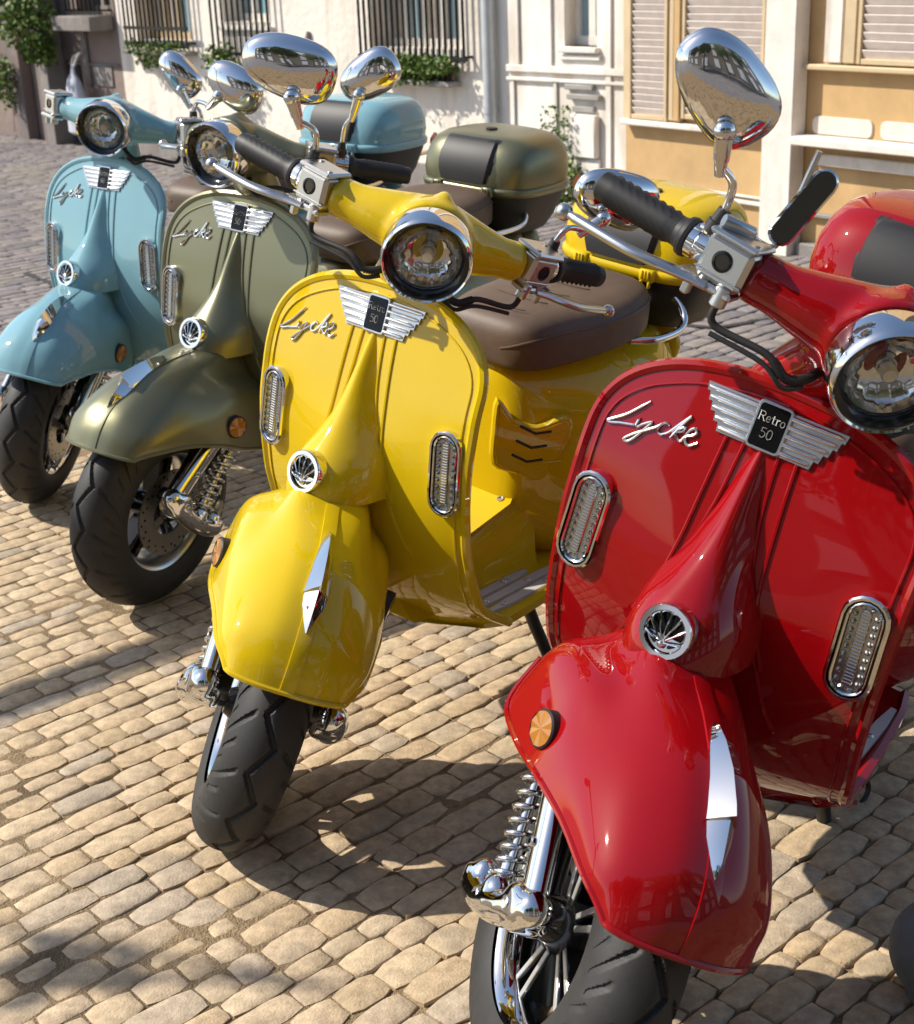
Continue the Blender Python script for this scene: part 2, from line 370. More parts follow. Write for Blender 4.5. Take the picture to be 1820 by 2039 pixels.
def signal_meshes(sg):
    y, z = sg * .1915, .602; n = SN(sg * .175, z); f = frame((S(y, z) + .001, y, z), n, (-.02, sg * -.045, 1))
    W, H = .060, .140
    ring = MB()
    prof = [(0, -.012), (0, .005), (.0022, .0075), (.0050, .0075), (.0062, .0045), (.0062, .001)]
    ring.rings([[f @ Vector((a, b, h)) for a, b in inset(stadium(W, H), d)] for d, h in prof], cap0=False, cap1=False)
    prof = [(.0078, .000), (.0078, .0062), (.0092, .0075), (.0108, .0062), (.0108, 0)]
    ring.rings([[f @ Vector((a, b, h)) for a, b in inset(stadium(W, H), d)] for d, h in prof], cap0=False, cap1=False)
    bed = MB().prism(stadium(W - .008, H - .008), f, -.006, .0012)
    lens = MB(); lens.prism(stadium(W - .0225, H - .0225), f, -.002, .0022, .001)
    lens.cur = 1; lens.prism(stadium(.0135, .104), f, .001, .0040, .001)
    for k in range(22): lens.box(f @ Vector((0, -.046 + k * .0044, .0042)), (.0105, .0026, .0016), f, .0007)
    for k in range(9):
        for q in (-.0132, .0132): lens.box(f @ Vector((q, -.044 + k * .011, .0030)), (.0072, .0072, .005), f @ Matrix.Rotation(R(45), 4, 'Z'), .0024)
    for q in (-1, 1):
        for x in (-.006, .006): lens.box(f @ Vector((x, q * .0535, .0026)), (.007, .005, .004), f @ Matrix.Rotation(R(q * x * 5000), 4, 'Z'), .0018)
    return ring.mesh('turn_signal'), bed.mesh('signal_bed'), lens.mesh('signal_lens', 20)

# --- steered parts
AX0 = Vector((.60, 0, .225)); RAKE = R(26); AXD = Vector((-math.sin(RAKE), 0, math.cos(RAKE)))
def steer(a): return Matrix.Translation(AX0) @ Matrix.Rotation(a, 4, AXD) @ Matrix.Translation(-AX0)
BAR = {s: [Vector((.372, 0, .962)), Vector((.362, s * .055, .958)), Vector((.345, s * .105, .953)), Vector((.326, s * .150, .949))] for s in (-1, 1)}
def bar_cover():
    mb = MB()
    hd = Vector((1, 0, -.10)).normalized(); hc = Vector((.467, 0, .953))
    mb.tube([hc - hd * k for k in (.052, .06, .08, .10, .125, .14)], [.0665, .068, .066, .058, .045, .03], 24)
    for s in (-1, 1):
        mb.tube(cr(BAR[s], 4), [.062 - .030 * min(1, (i / 9)) ** .8 for i in range(13)], 18)
    mb.tube([(.372, 0, .948), (.338, 0, .905), (.306, 0, .865), (.286, 0, .83), (.270, 0, .79)], [(.056, .060), (.046, .054), (.042, .053), (.042, .055), (.042, .056)], 20, flat=(1, 0, 0))
    mb.ell((.375, 0, 1.022), (.02, .012, .012), nu=10, nv=8)
    me = remesh(mb, .0055, 14, 'handlebar_cover'); return me
HD = frame((.467, 0, .953), (1, 0, -.10))
def headlight_meshes():
    ring = MB().lathe([(.0665, -.046), (.0685, -.040), (.0685, -.008), (.0672, -.001), (.0650, .002), (.0628, .000), (.0620, -.006)], n=56, cap=False)
    bez = MB().lathe([(.0625, -.003), (.0600, -.0035), (.0505, -.014), (.0495, -.017)], n=48, cap=False)
    refl = MB()
    prof = [(.0500, -.015), (.0485, -.020), (.0460, -.026), (.0400, -.034), (.030, -.041), (.018, -.045), (.0001, -.046)]
    n = 64; rs = []
    for i, (r, h) in enumerate(prof): rs.append([Vector((r * math.cos(2 * math.pi * k / n), r * math.sin(2 * math.pi * k / n), h + .0016 * abs(math.sin(8 * 2 * math.pi * k / n)) * (1 if 0 < i < 4 else 0))) for k in range(n)])
    refl.rings(rs, cap0=False)
    bulb = MB().lathe([(.0001, -.016), (.008, -.0165), (.0095, -.019), (.0095, -.046)], n=20)
    bulb.lathe([(.013, -.044), (.012, -.036), (.0098, -.034)], n=20, cap=False)
    lens = MB(); n = 40
    out = [(.0505 * math.cos(t), .010 * math.sin(t)) for t in np.linspace(0, math.pi / 2, 8)]
    lens.lathe([(max(r, .0002), -.013 + h) for r, h in out] + [(max(r * .97, .0002), -.0148 + h * .97) for r, h in out[::-1]], n=40, cap=False)
    return ring.mesh('headlight'), bez.mesh('headlight_bezel'), refl.mesh('headlight_reflector', 24), bulb.mesh('headlight_bulb'), lens.mesh('headlight_lens')
BDIR = {s: Vector((-.145, s * .165, -.028)).normalized() for s in (-1, 1)}
BEND = {s: Vector((.326, s * .148, .949)) for s in (-1, 1)}
def bar_frame(s, d):                                                      # x along the bar outward, z up, at distance d from the cover end
    o = BEND[s] + BDIR[s] * d; x = BDIR[s]; z = (Vector((0, 0, 1)) - x * x.z).normalized(); y = z.cross(x)
    return Matrix(((x.x, y.x, z.x, o.x), (x.y, y.y, z.y, o.y), (x.z, y.z, z.z, o.z), (0, 0, 0, 1)))
def cylinder_meshes(s):
    f = bar_frame(s, .022); mb = MB(); q = -s                              # forward is -y on the left bar, +y on the right
    mb.box(f @ Vector((0, q * .014, .004)), (.060, .050, .052), f, .006)
    mb.box(f @ Vector((0, q * .014, .033)), (.064, .054, .008), f, .003)
    mb.box(f @ Vector((.012, q * .024, -.028)), (.075, .030, .010), f, .003)
    mb.lathe([(.008, -.012), (.010, -.01), (.010, .012), (.007, .015)], f @ Vector((-.012, q * .03, -.032)), f.to_3x3() @ Vector((0, 0, 1)), 12)
    mb.box(f @ Vector((.032, q * .026, -.040)), (.010, .012, .022), f, .002)
    for a_ in (-.022, .022): mb.lathe([(.0042, 0), (.0042, .0025), (.0025, .003)], f @ Vector((a_, q * (.014 - .6 * a_), .036)), f.to_3x3() @ Vector((0, 0, 1)), 10)
    mb.box(f @ Vector((0, q * .014, -.012)), (.0625, .0525, .0022), f, .0008)
    bolt = MB().lathe([(.0125, .0392), (.0125, .0402), (.0095, .0408), (.0088, .0385), (.0001, .0382)], f @ Vector((.002, 0, .006)), f.to_3x3() @ Vector((0, q, 0)), 20)
    sw = MB().lathe([(.016, .030), (.0205, .033), (.0205, .044), (.018, .045), (.018, .050), (.0210, .051), (.0210, .060), (.017, .062)], f @ Vector((0, 0, 0)), BDIR[s], 24)
    sw.box(f @ Vector((.044, -q * .004, .016)), (.030, .026, .016), f, .003)
    g = MB(); prof = [(.016, .060), (.0235, .062), (.0245, .066), (.0235, .071), (.0195, .074), (.0180, .080)]
    L0 = .080; L1 = .190
    g.lathe(prof, f @ Vector((0, 0, 0)), BDIR[s], 28)
    n, m = 20, 18; rs = []
    x_ = f.to_3x3() @ Vector((0, 1, 0)); z_ = f.to_3x3() @ Vector((0, 0, 1)); o = f @ Vector((0, 0, 0))
    for i in range(m + 1):
        d = L0 + (L1 - L0) * i / m; rs.append([])
        for k in range(n):
            a = 2 * math.pi * k / n; r = .0180 + (.0026 if (k + i) % 2 == 0 else -.0010) * (1 if 1 < i < m - 1 else 0)
            rs[-1].append(o + BDIR[s] * d + (x_ * math.cos(a) + z_ * math.sin(a)) * r)
    for d, r in ((.1935, .0178), (.1965, .0150), (.1975, .010)):
        rs.append([o + BDIR[s] * d + (x_ * math.cos(2 * math.pi * k / n) + z_ * math.sin(2 * math.pi * k / n)) * r for k in range(n)])
    g.rings(rs)
    lv = MB(); P = [f @ Vector(p) for p in ((.010, q * .030, -.028), (.040, q * .040, -.029), (.070, q * .054, -.030), (.105, q * .060, -.032), (.145, q * .056, -.034), (.180, q * .050, -.036), (.196, q * .048, -.037))]
    lv.tube(cr(P, 5), [(.0062, .016 - .0085 * min(1, i / 16)) if i < 27 else (.0055, .0056) for i in range(31)], 12, flat=f.to_3x3() @ Vector((0, 0, 1)))
    lv.ell(P[-1] + (P[-1] - P[-2]).normalized() * .007, .0108, nu=16, nv=10)
    lv.lathe([(.006, -.006), (.006, .008), (.004, .009)], f @ Vector((.016, q * .030, -.026)), z_, 10)
    return mb.mesh('master_cylinder', 30), bolt.mesh('cylinder_bolt'), sw.mesh('switch_housing'), g.mesh('hand_grip', 22), lv.mesh('brake_lever', 50)
def cable_mesh(s):
    f = bar_frame(s, .022); q = -s
    a = f @ Vector((-.012, q * .03, -.045)); mb = MB()
    pts = [a + Vector((0, 0, .01)), a + Vector((.004, -s * .008, -.018)), Vector((.385, s * .105, .893)), Vector((.40, s * .075, .882)), Vector((.395, s * .050, .890)), Vector((.375, s * .03, .90))]
    p = cr(pts, 8); mb.tube(p, .0046, 10)
    mb.tube([x + Vector((.004, 0, -.010)) for x in cr(pts[1:-1], 6)], .0034, 8)
    for i in range(18, len(p) - 3): mb.tube([p[i] - (p[i + 1] - p[i]) * .2, p[i] + (p[i + 1] - p[i]) * .2], .0062, 10)
    for i in range(18, len(p) - 3): 
        c = (p[i] + p[i + 1]) / 2; mb.tube([c - (p[i + 1] - p[i]) * .2, c + (p[i + 1] - p[i]) * .2], .0062, 10)
    return mb.mesh('brake_cable')
def mirror_meshes():                                                      # shell in its own frame: z = away from the rider, long axis x
    sh = MB(); rs = []; n = 40
    def outl(k, sc_):
        a = 2 * math.pi * k / n; c, s_ = math.cos(a), math.sin(a); e = 2 / 2.5
        x = .076 * math.copysign(abs(c) ** e, c); y = .049 * math.copysign(abs(s_) ** e, s_) * (1 + .16 * c)
        return x * sc_, y * sc_
    for i in range(11):
        t = math.pi / 2 * i / 10; r = max(.02, math.cos(t)); h = .030 * math.sin(t) ** .9
        rs.append([Vector((*outl(k, r), h)) for k in range(n)])
    rim = [[Vector((*outl(k, 1.0), -.008)) for k in range(n)], [Vector((*outl(k, 1.012), -.006)) for k in range(n)], [Vector((*outl(k, 1.012), -.001)) for k in range(n)]]
    sh.rings(rim + rs)
    gl = MB().rings([[Vector((*outl(k, .96), -.0082)) for k in range(n)], [Vector((*outl(k, .95), -.0092)) for k in range(n)]])
    return sh.mesh('mirror', 50), gl.mesh('mirror_glass')
def stem_mesh(base, joint):
    mb = MB(); base, joint = Vector(base), Vector(joint); u = (joint - base); 
    k1 = base + Vector((0, 0, .035)); k2 = base + Vector((0, 0, .035)) + u * .18
    low = cr([base, base + Vector((0, 0, .022)), k2, base * .35 + joint * .65], 6)
    mb.tube(low, .0048, 12)
    d = (joint - low[-1]).normalized(); a = low[-1]
    mb.tube([a - d * .012, a, a + d * .006, a + d * .007], [.006, .0075, .0075, .006], 12)
    mb.tube([a + d * .006, joint - d * .012, joint], [.0088, .0105, .0115], 14)
    mb.ell(joint, .013, nu=14, nv=10)
    boot = MB().tube([base + Vector((0, 0, -.006)), base + Vector((0, 0, .008)), base + Vector((0, 0, .009)), base + Vector((0, 0, .024))], [.0115, .011, .009, .008], 14)
    return mb.mesh('mirror_stem'), boot.mesh('stem_boot')

# --- front fender
FST = [[(.43, 0, .537), (.425, .045, .527), (.415, .070, .480), (.402, .108, .436), (.396, .120, .392)],
       [(.47, 0, .552), (.465, .050, .542), (.450, .079, .489), (.432, .124, .436), (.424, .136, .330)],
       [(.545, 0, .547), (.541, .054, .541), (.534, .083, .505), (.524, .124, .460), (.508, .140, .345)],
       [(.61, 0, .548), (.61, .050, .537), (.605, .092, .499), (.60, .126, .449), (.60, .140, .383)],
       [(.70, 0, .535), (.70, .044, .528), (.695, .092, .496), (.69, .121, .452), (.69, .127, .408)],
       [(.784, 0, .498), (.784, .044, .493), (.778, .088, .469), (.772, .110, .442), (.765, .114, .416)],
       [(.824, 0, .462), (.822, .042, .456), (.815, .077, .443), (.806, .095, .430), (.798, .100, .414)],
       [(.846, 0, .420), (.843, .036, .418), (.836, .064, .415), (.827, .083, .412), (.818, .090, .409)]]
def fender_surface(nu=6, nv=7):
    cols = [cr(s, nv) for s in FST]; m = len(cols[0]); rows = []
    tr = [cr([c[j] for c in cols], nu) for j in range(m)]
    return [[tr[j][i] for j in range(m)] for i in range(len(tr[0]))]
def fender_mesh():
    G = fender_surface(); rows = []
    for r in G:
        full = [Vector((p.x, -p.y, p.z)) for p in r[::-1]][:-1] + r
        rows.append(full)
    mb = MB(); mb.rings(rows, closed=False)
    c = Vector((.62, 0, .30))
    inn = [[p + (c - p) * .022 + Vector((0, -.004 * (1 if p.y > .01 else -1 if p.y < -.01 else 0), 0)) for p in r] for r in rows]
    mb.rings(inn, closed=False)
    edge = [r[0] for r in rows] + rows[-1][1:] + [r[-1] for r in rows[::-1]][1:]
    ie = [r[0] for r in inn] + inn[-1][1:] + [r[-1] for r in inn[::-1]][1:]
    mb.rings([edge, ie], closed=False)
    mb.tube([p for p in edge], .0042, 7)
    ctr = [r[len(r) // 2] for r in rows]                                   # raised centre band
    ctr = [p for p in ctr if p.x > .53]; L = []
    for p, q in zip(ctr, ctr[1:] + [ctr[-1] * 2 - ctr[-2]]):
        t = (q - p).normalized(); n = Vector((-t.z, 0, t.x)); n = n if n.z > 0 or n.x > 0 else -n
        L.append([p + Vector((0, y, 0)) + n * h for y, h in ((-.0115, -.003), (-.0108, .0010), (0, .0022), (.0108, .0010), (.0115, -.003))])
    mb.rings(L, closed=False)
    return mb.mesh('front_fender', 34)
def ornament_mesh():
    G = fender_surface(); ctr = [r[0] for r in G]; ctr = [p for p in ctr if .598 < p.x < .80]
    n = len(ctr); mb = MB(); rs = []
    P = [ctr[0]]
    for s, hw, hc, hs in ((0, .0012, .0035, .002), (.06, .0060, .0115, .005), (.2, .0125, .019, .004), (.4, .0175, .026, .005), (.6, .0215, .031, .006), (.66, .0225, .032, .006), (.665, .0205, .021, .004), (.75, .0185, .017, .003), (.88, .010, .012, .003), (1, .002, .004, .001)):
        i = s * (n - 1); a = int(min(i, n - 2)); p = ctr[a].lerp(ctr[a + 1], i - a); t = (ctr[min(a + 1, n - 1)] - ctr[max(a - 1, 0)]).normalized(); nn = Vector((-t.z, 0, t.x))
        if nn.z < 0: nn = -nn
        q = lambda y, h: p + Vector((0, y, 0)) + nn * h
        drop = .14
        hw *= .85
        rs.append([q(-hw, -.004 - hw * drop), q(-hw, hs - hw * drop), q(-hw * .5, hc * .5 + hs * .5), q(0, hc), q(hw * .5, hc * .5 + hs * .5), q(hw, hs - hw * drop), q(hw, -.004 - hw * drop)])
    mb.rings(rs); return mb.mesh('fender_ornament', 22)
def reflector_mesh(s):
    f = frame((.553, s * .140, .412), (.25, s, .06)); a = MB().lathe([(.0245, -.012), (.0245, .004), (.0225, .006), (.0215, .0045)], n=28, cap=False); a.v = [tuple(f @ Vector(p)) for p in a.v]
    b = MB(); n = 8
    for k in range(n):
        a0, a1 = 2 * math.pi * k / n, 2 * math.pi * (k + 1) / n
        b.add([f @ Vector((0, 0, .0062)), f @ Vector((.022 * math.cos(a0), .022 * math.sin(a0), .0045)), f @ Vector((.022 * math.cos((a0+a1)/2), .022 * math.sin((a0+a1)/2), .0058)), f @ Vector((.022 * math.cos(a1), .022 * math.sin(a1), .0045))], [(0, 1, 2), (0, 2, 3)])
    return a.mesh('fender_reflector'), b.mesh('reflector_lens', 2)
HUB = Vector((.668, 0, .225))
def tyre_mesh(groove=True):
    n, m = (840, 104) if groove else (96, 20); hw = .057; rs = []
    prof = []
    for j in range(m + 1):
        t = -1 + 2 * j / m
        a = t * R(118); y = hw * math.sin(a) * (1 if abs(a) < math.pi / 2 else 1)
        r = .165 + .060 * math.cos(a) if abs(a) < math.pi / 2 else .165 + .060 * math.cos(a) * 1.15
        y = math.copysign(abs(y), t)
        prof.append((r, y, t))
    V = []; F = []
    sm = lambda q, w_: max(0., 1 - (q / w_) ** 4) ** .5 if q < w_ else 0.   # groove with steep smooth flanks
    for i in range(n):
        A = 2 * math.pi * i / n; u = i / n * 15
        zig = .11 * (abs((u % 1) - .5) * 4 - 1)
        for r, y, t in prof:
            d = 0
            if groove and abs(t) < .80:
                d = max(d, .0065 * sm(abs(t - zig), .042))
                for sg in (-1, 1):
                    tt = t * sg
                    for off, a, b in ((0 if sg > 0 else .5, .24, .72), (.36 if sg > 0 else .86, .40, .66), (.62 if sg > 0 else .12, .56, .78)):
                        if a < tt < b:
                            ph = (u + off + (tt - .24) * 1.25 + .3 * (tt - .45) ** 2) % 1; ph = min(ph, 1 - ph)
                            d = max(d, .0062 * sm(ph, .06) * min(1, (tt - a) / .03, (b - tt) / .03))
            rr = r - d; V.append((rr * math.cos(A), y, rr * math.sin(A)))
    k = m + 1
    for i in range(n):
        for j in range(m): F.append((i * k + j, i * k + j + 1, ((i + 1) % n) * k + j + 1, ((i + 1) % n) * k + j))
    mb = MB(); mb.add(V, F); return mb.mesh('tyre', 60)
def rim_meshes():
    lip = MB(); prof = [(.134, .040), (.137, .044), (.134, .047), (.129, .045), (.122, .036), (.115, .022), (.112, 0)]
    prof = prof + [(r, -y) for r, y in prof[-2::-1]]
    lip.lathe(prof, (0, 0, 0), (0, 1, 0), 64, cap=False)
    sp = MB(); fc = MB()
    for k in range(5):
        for q in (-1, 1):
            a = 2 * math.pi * k / 5 + q * .13; a2 = 2 * math.pi * k / 5 + q * .23
            p0 = Vector((.030 * math.cos(a2), 0, .030 * math.sin(a2))); p1 = Vector((.118 * math.cos(a), 0, .118 * math.sin(a)))
            d = (p1 - p0).normalized(); m = Matrix(((d.x, 0, -d.z, 0), (0, 1, 0, 0), (d.z, 0, d.x, 0), (0, 0, 0, 1)))
            sp.box((p0 + p1) / 2, ((p1 - p0).length, .044, .013), m, .002)
            for s in (-1, 1): fc.box((p0 + p1) / 2 + Vector((0, s * .0215, 0)), ((p1 - p0).length * .98, .004, .008), m, .001)
    sp.lathe([(.020, -.058), (.024, -.05), (.036, -.028), (.036, .028), (.024, .05), (.020, .058)], (0, 0, 0), (0, 1, 0), 24)
    return lip.mesh('wheel_rim', 50), sp.mesh('spoke'), fc.mesh('spoke_face')
def disc_mesh():
    mb = MB(); n = 48
    for k in range(n):                                                     # ring stays solid; dark discs on its face paint the holes' shade
        pass
    ring = [(.050, -.002), (.096, -.002), (.096, .002), (.050, .002), (.050, -.002)]
    mb.lathe(ring, (0, .048, 0), (0, 1, 0), 60, cap=False)
    h = MB()
    for k in range(18):
        a = 2 * math.pi * k / 18
        for r, da in ((.089, 0), (.079, .12)):
            h.lathe([(.0032, 0), (.0030, .0004)], (r * math.cos(a + da), .0501, r * math.sin(a + da)), (0, 1, 0), 8)
    for k in range(3):
        a = 2 * math.pi * k / 3 + .4; mb.box((.038 * math.cos(a), .048, .038 * math.sin(a)), (.034, .004, .018), Matrix.Rotation(-a, 4, 'Y'), .001)
    return mb.mesh('brake_disc'), h.mesh('disc_hole_shade')
def fork_meshes(s):
    y = s * .100
    leg = MB().tube([(.48, s * .068, .46), (.575, s * .072, .375), (.69, s * .076, .283)], .0145, 14)
    leg.tube([(.668, s * .03, .225), (.668, s * .10, .225)], .012, 14).tube([(.705, s * .064, .282), (.705, s * .104, .282)], .021, 16)
    cov = MB().tube(cr([(.535, y, .408), (.60, y, .362), (.66, y, .320), (.702, y, .290), (.712, y, .280)], 4), [(.022, .016)] * 13 + [(.019, .014), (.016, .012), (.011, .009), (.005, .004)], 16, flat=(.5, 0, .8))
    cov.lathe([(.006, 0), (.006, .004), (.004, .006)], (.585, y + s * .015, .372), (0, s, 0), 10).lathe([(.006, 0), (.006, .004), (.004, .006)], (.65, y + s * .015, .326), (0, s, 0), 10)
    a = Vector((.500, s * .094, .352)); b = Vector((.630, s * .098, .226)); d = (b - a).normalized(); u = d.orthogonal().normalized(); v = d.cross(u)
    sp = MB(); turns = 10; N = turns * 18; pts = []
    for i in range(N + 1):
        t = i / N; tt = t ** .86; pts.append(a.lerp(b, tt) + (u * math.cos(2 * math.pi * turns * t) + v * math.sin(2 * math.pi * turns * t)) * .0185)
    sp.tube(pts, .0037, 7)
    sp.tube([a - d * .05, b - d * .03], .0075, 12).tube([b - d * .032, b - d * .004], .0135, 14).tube([b - d * .004, b + d * .01], .017, 14)
    kn = MB()
    kn.tube(cr([(.722, y, .300), (.706, y + s * .008, .266), (.676, y + s * .012, .230), (.640, y + s * .013, .200), (.600, y + s * .012, .182), (.585, y + s * .011, .196)], 5), [(.020 + .006 * math.sin(math.pi * i / 25), .022 - .002 * i / 25) for i in range(26)], 18, flat=(0, 1, 0))
    kn.ell((.718, y + s * .002, .290), (.024, .024, .024)); kn.ell((.650, y + s * .012, .232), (.024, .022, .020)); kn.ell((.598, y + s * .012, .200), (.018, .018, .020))
    kn.lathe([(.020, .072), (.030, .078), (.031, .090), (.030, .118), (.024, .127), (.010, .129)], (.704, 0, .272), (0, s, 0), 20)
    knm = remesh(kn, .0032, 14, 'axle_knuckle')
    nt_ = []
    for p in ((.704, y + s * .0280, .272), (.650, y + s * .0345, .214)): nt_.append(MB().lathe([(.0095, -.004), (.0095, .002), (.0080, .003), (.0070, .0015), (.0001, .0015)], p, (0, s, 0), 16).mesh('axle_bolt'))
    return leg.mesh('fork_leg'), cov.mesh('fork_cover'), sp.mesh('shock_spring', 60), knm, nt_
def caliper_mesh():
    mb = MB(); m = Matrix.Rotation(R(35), 4, 'Y')
    mb.box((.545, .064, .195), (.040, .030, .062), m, .008).box((.557, .075, .190), (.028, .022, .030), m, .006)
    mb.lathe([(.014, 0), (.014, .008), (.010, .012)], (.545, .079, .205), (0, 1, 0), 16).lathe([(.014, 0), (.014, .008), (.010, .012)], (.553, .079, .174), (0, 1, 0), 16)
    mb.lathe([(.004, 0), (.004, .02), (.003, .022)], (.526, .070, .222), (-.2, .1, 1), 10)
    return mb.mesh('brake_caliper')

# --- rear of the scooter
def sup(w, zb, zt, x, n=36, e=2.6, tumble=0):
    out = []
    for k in range(n):
        a = 2 * math.pi * k / n; c, s = math.cos(a), math.sin(a); y = w * math.copysign(abs(c) ** (2 / e), c); z = math.copysign(abs(s) ** (2 / e), s)
        zz = (zb + zt) / 2 + (zt - zb) / 2 * z; out.append(Vector((x, y * (1 - tumble * max(0, z)), zz)))
    return out
def body_mesh():
    st = [(.092, .060, .38, .58), (.086, .085, .34, .63), (.065, .110, .31, .660), (.025, .134, .29, .668), (-.03, .162, .27, .668), (-.10, .192, .25, .668), (-.19, .214, .24, .668), (-.30, .212, .25, .668), (-.42, .190, .28, .660), (-.52, .155, .33, .650), (-.60, .110, .40, .638), (-.65, .065, .46, .618), (-.67, .025, .50, .60)]
    P = cr([(a, b, 0) for a, b, _, _ in st], 4); Q = cr([(c, d, 0) for _, _, c, d in st], 4)
    mb = MB(); mb.rings([sup(p.y, q.x, q.y, p.x, 44, 2.5, .18) for p, q in zip(P, Q)])
    # side crease line of the engine cover
    return mb.mesh('body_shell', 50)
def tail_mesh():
    mb = MB(); mb.ell((-.655, 0, .585), (.045, .085, .060), nu=24, nv=14); mb.tube([(-.60, 0, .60), (-.70, 0, .50), (-.76, 0, .36)], [(.03, .08), (.012, .075), (.008, .065)], 14, flat=(1, 0, 0))
    return mb.mesh('tail_fender', 50)
def under_seat_mesh():                                                     # chevron vent panel on the side facing the footboard, and step box
    mb = MB()
    rows = []
    for x, hw, z in ((.36, .085, .320), (.28, .096, .345), (.20, .102, .373), (.05, .108, .425)):
        rows.append([Vector((x, y, zz)) for y, zz in ((-hw - .022, .285), (-hw - .012, min(.315, z - .03)), (-hw, z - .02), (-hw + .022, z), (hw - .022, z), (hw, z - .02), (hw + .012, min(.315, z - .03)), (hw + .022, .285))])
    mb.rings(rows)
    lid = MB(); lid.prism([(.305, -.060), (.10, -.088), (.07, -.074), (.07, .074), (.10, .088), (.305, .060)], Matrix(((1, 0, 0, 0), (0, 1, 0, 0), (-.350, 0, 1, .4430), (0, 0, 0, 1))), -.01, .010, .004)
    scr = MB().lathe([(.007, .0), (.007, .0015), (.004, .0015), (.004, -.001)], (.098, .068, .4190), (.33, 0, .94), 12)
    return mb.mesh('battery_box', 40), lid.mesh('battery_lid', 30), scr.mesh('lid_screw')
def vent_meshes():
    fr = frame((.066, .112, .535), (.66, .75, .05)); pan = MB()
    pl = [(-.072, .078), (-.078, .02), (-.075, -.042), (-.035, -.060), (.006, -.074), (.028, -.060), (.056, -.008), (.064, .034), (.046, .046), (.0, .030), (-.040, .040)]
    pl = [(a, b) for a, b in pl][::-1]
    pl = [(p.x, p.y) for p in cr([(a, b, 0) for a, b in pl + [pl[0]]], 3)][:-1]
    ar = sum(pl[i][0] * pl[(i + 1) % len(pl)][1] - pl[(i + 1) % len(pl)][0] * pl[i][1] for i in range(len(pl)))
    if ar < 0: pl = pl[::-1]
    pan.prism(pl, fr, -.015, .004, .004); pan.prism(inset(pl, .007), fr, .003, .0055, .002)
    for k in range(3):
        y = .022 - k * .026; pan.tube([fr @ Vector((.012 - .004 * k, y - .010, .0055)), fr @ Vector((.048, y - .004, .0055))], .0016, 6)
    slots = MB()
    for k in range(3):
        y = .030 - k * .026; x = -.030 - .006 * k
        p = [(x, y), (x + .028, y - .014), (x + .056, y - .010)]
        slots.tube([fr @ Vector((a, b, .0052)) for a, b in p], [(.0030, .0012)] * 3, 6, flat=fr.to_3x3() @ Vector((0, 1, 0)))
    return pan.mesh('vent_panel', 40), slots.mesh('vent_slot')
def seat_mesh():
    st = [(.098, .030, .675, .700), (.094, .062, .665, .720), (.078, .088, .661, .738), (.045, .106, .660, .749), (-.02, .120, .660, .755), (-.12, .133, .662, .754), (-.22, .142, .666, .754), (-.32, .138, .672, .760), (-.40, .116, .678, .760), (-.44, .080, .684, .752), (-.455, .04, .690, .735)]
    P = cr([(a, b, 0) for a, b, _, _ in st], 4); Q = cr([(c, d, 0) for _, _, c, d in st], 4); mb = MB(); rs = []
    for p, q in zip(P, Q):
        w_, zb, zt, x = p.y, q.x, q.y, p.x; h = zt - zb; ring = []
        prof = [(-.90, 0), (-1, .10), (-1.005, .45), (-.995, .66), (-.975, .685), (-.94, .80), (-.82, .92), (-.6, .985), (-.3, 1.0), (0, 1.0)]
        prof = prof + [(-a, b) for a, b in prof[-2::-1]]
        for a, b in prof: ring.append(Vector((x, a * w_, zb + b * h)))
        rs.append(ring)
    mb.rings(rs)
    for sg in (-1, 1): mb.tube([Vector((p.x, sg * p.y * .992, q.x + (q.y - q.x) * .67)) for p, q in zip(P[2:-2], Q[2:-2])], .0022, 6)
    for k in range(4):                                                     # stitched quilting welts on top
        x = .02 - k * .09; mb.tube([Vector((x + .02 * math.cos(t), .06 * math.sin(t * 1.0) , .7560)) for t in np.linspace(-1.2, 1.2, 12)], .0012, 5)
    return mb.mesh('saddle', 46)
def rail_mesh():
    mb = MB(); path = []
    for s in (1, -1): pass
    p = cr([(-.30, .125, .668), (-.36, .155, .668), (-.46, .160, .672), (-.50, .150, .69), (-.515, .12, .715), (-.50, .09, .722)], 5)
    mb.tube(p, .0075, 10); mb.tube([Vector((q.x, -q.y, q.z)) for q in p], .0075, 10)
    mb.tube([(-.50, .10, .722), (-.56, .10, .722), (-.62, .05, .722), (-.62, -.05, .722), (-.56, -.10, .722), (-.50, -.10, .722)], .007, 10)
    for y in (-.06, .06): mb.tube([(-.45, y, .70), (-.82, y, .712)], .008, 8)
    return mb.mesh('grab_rail')
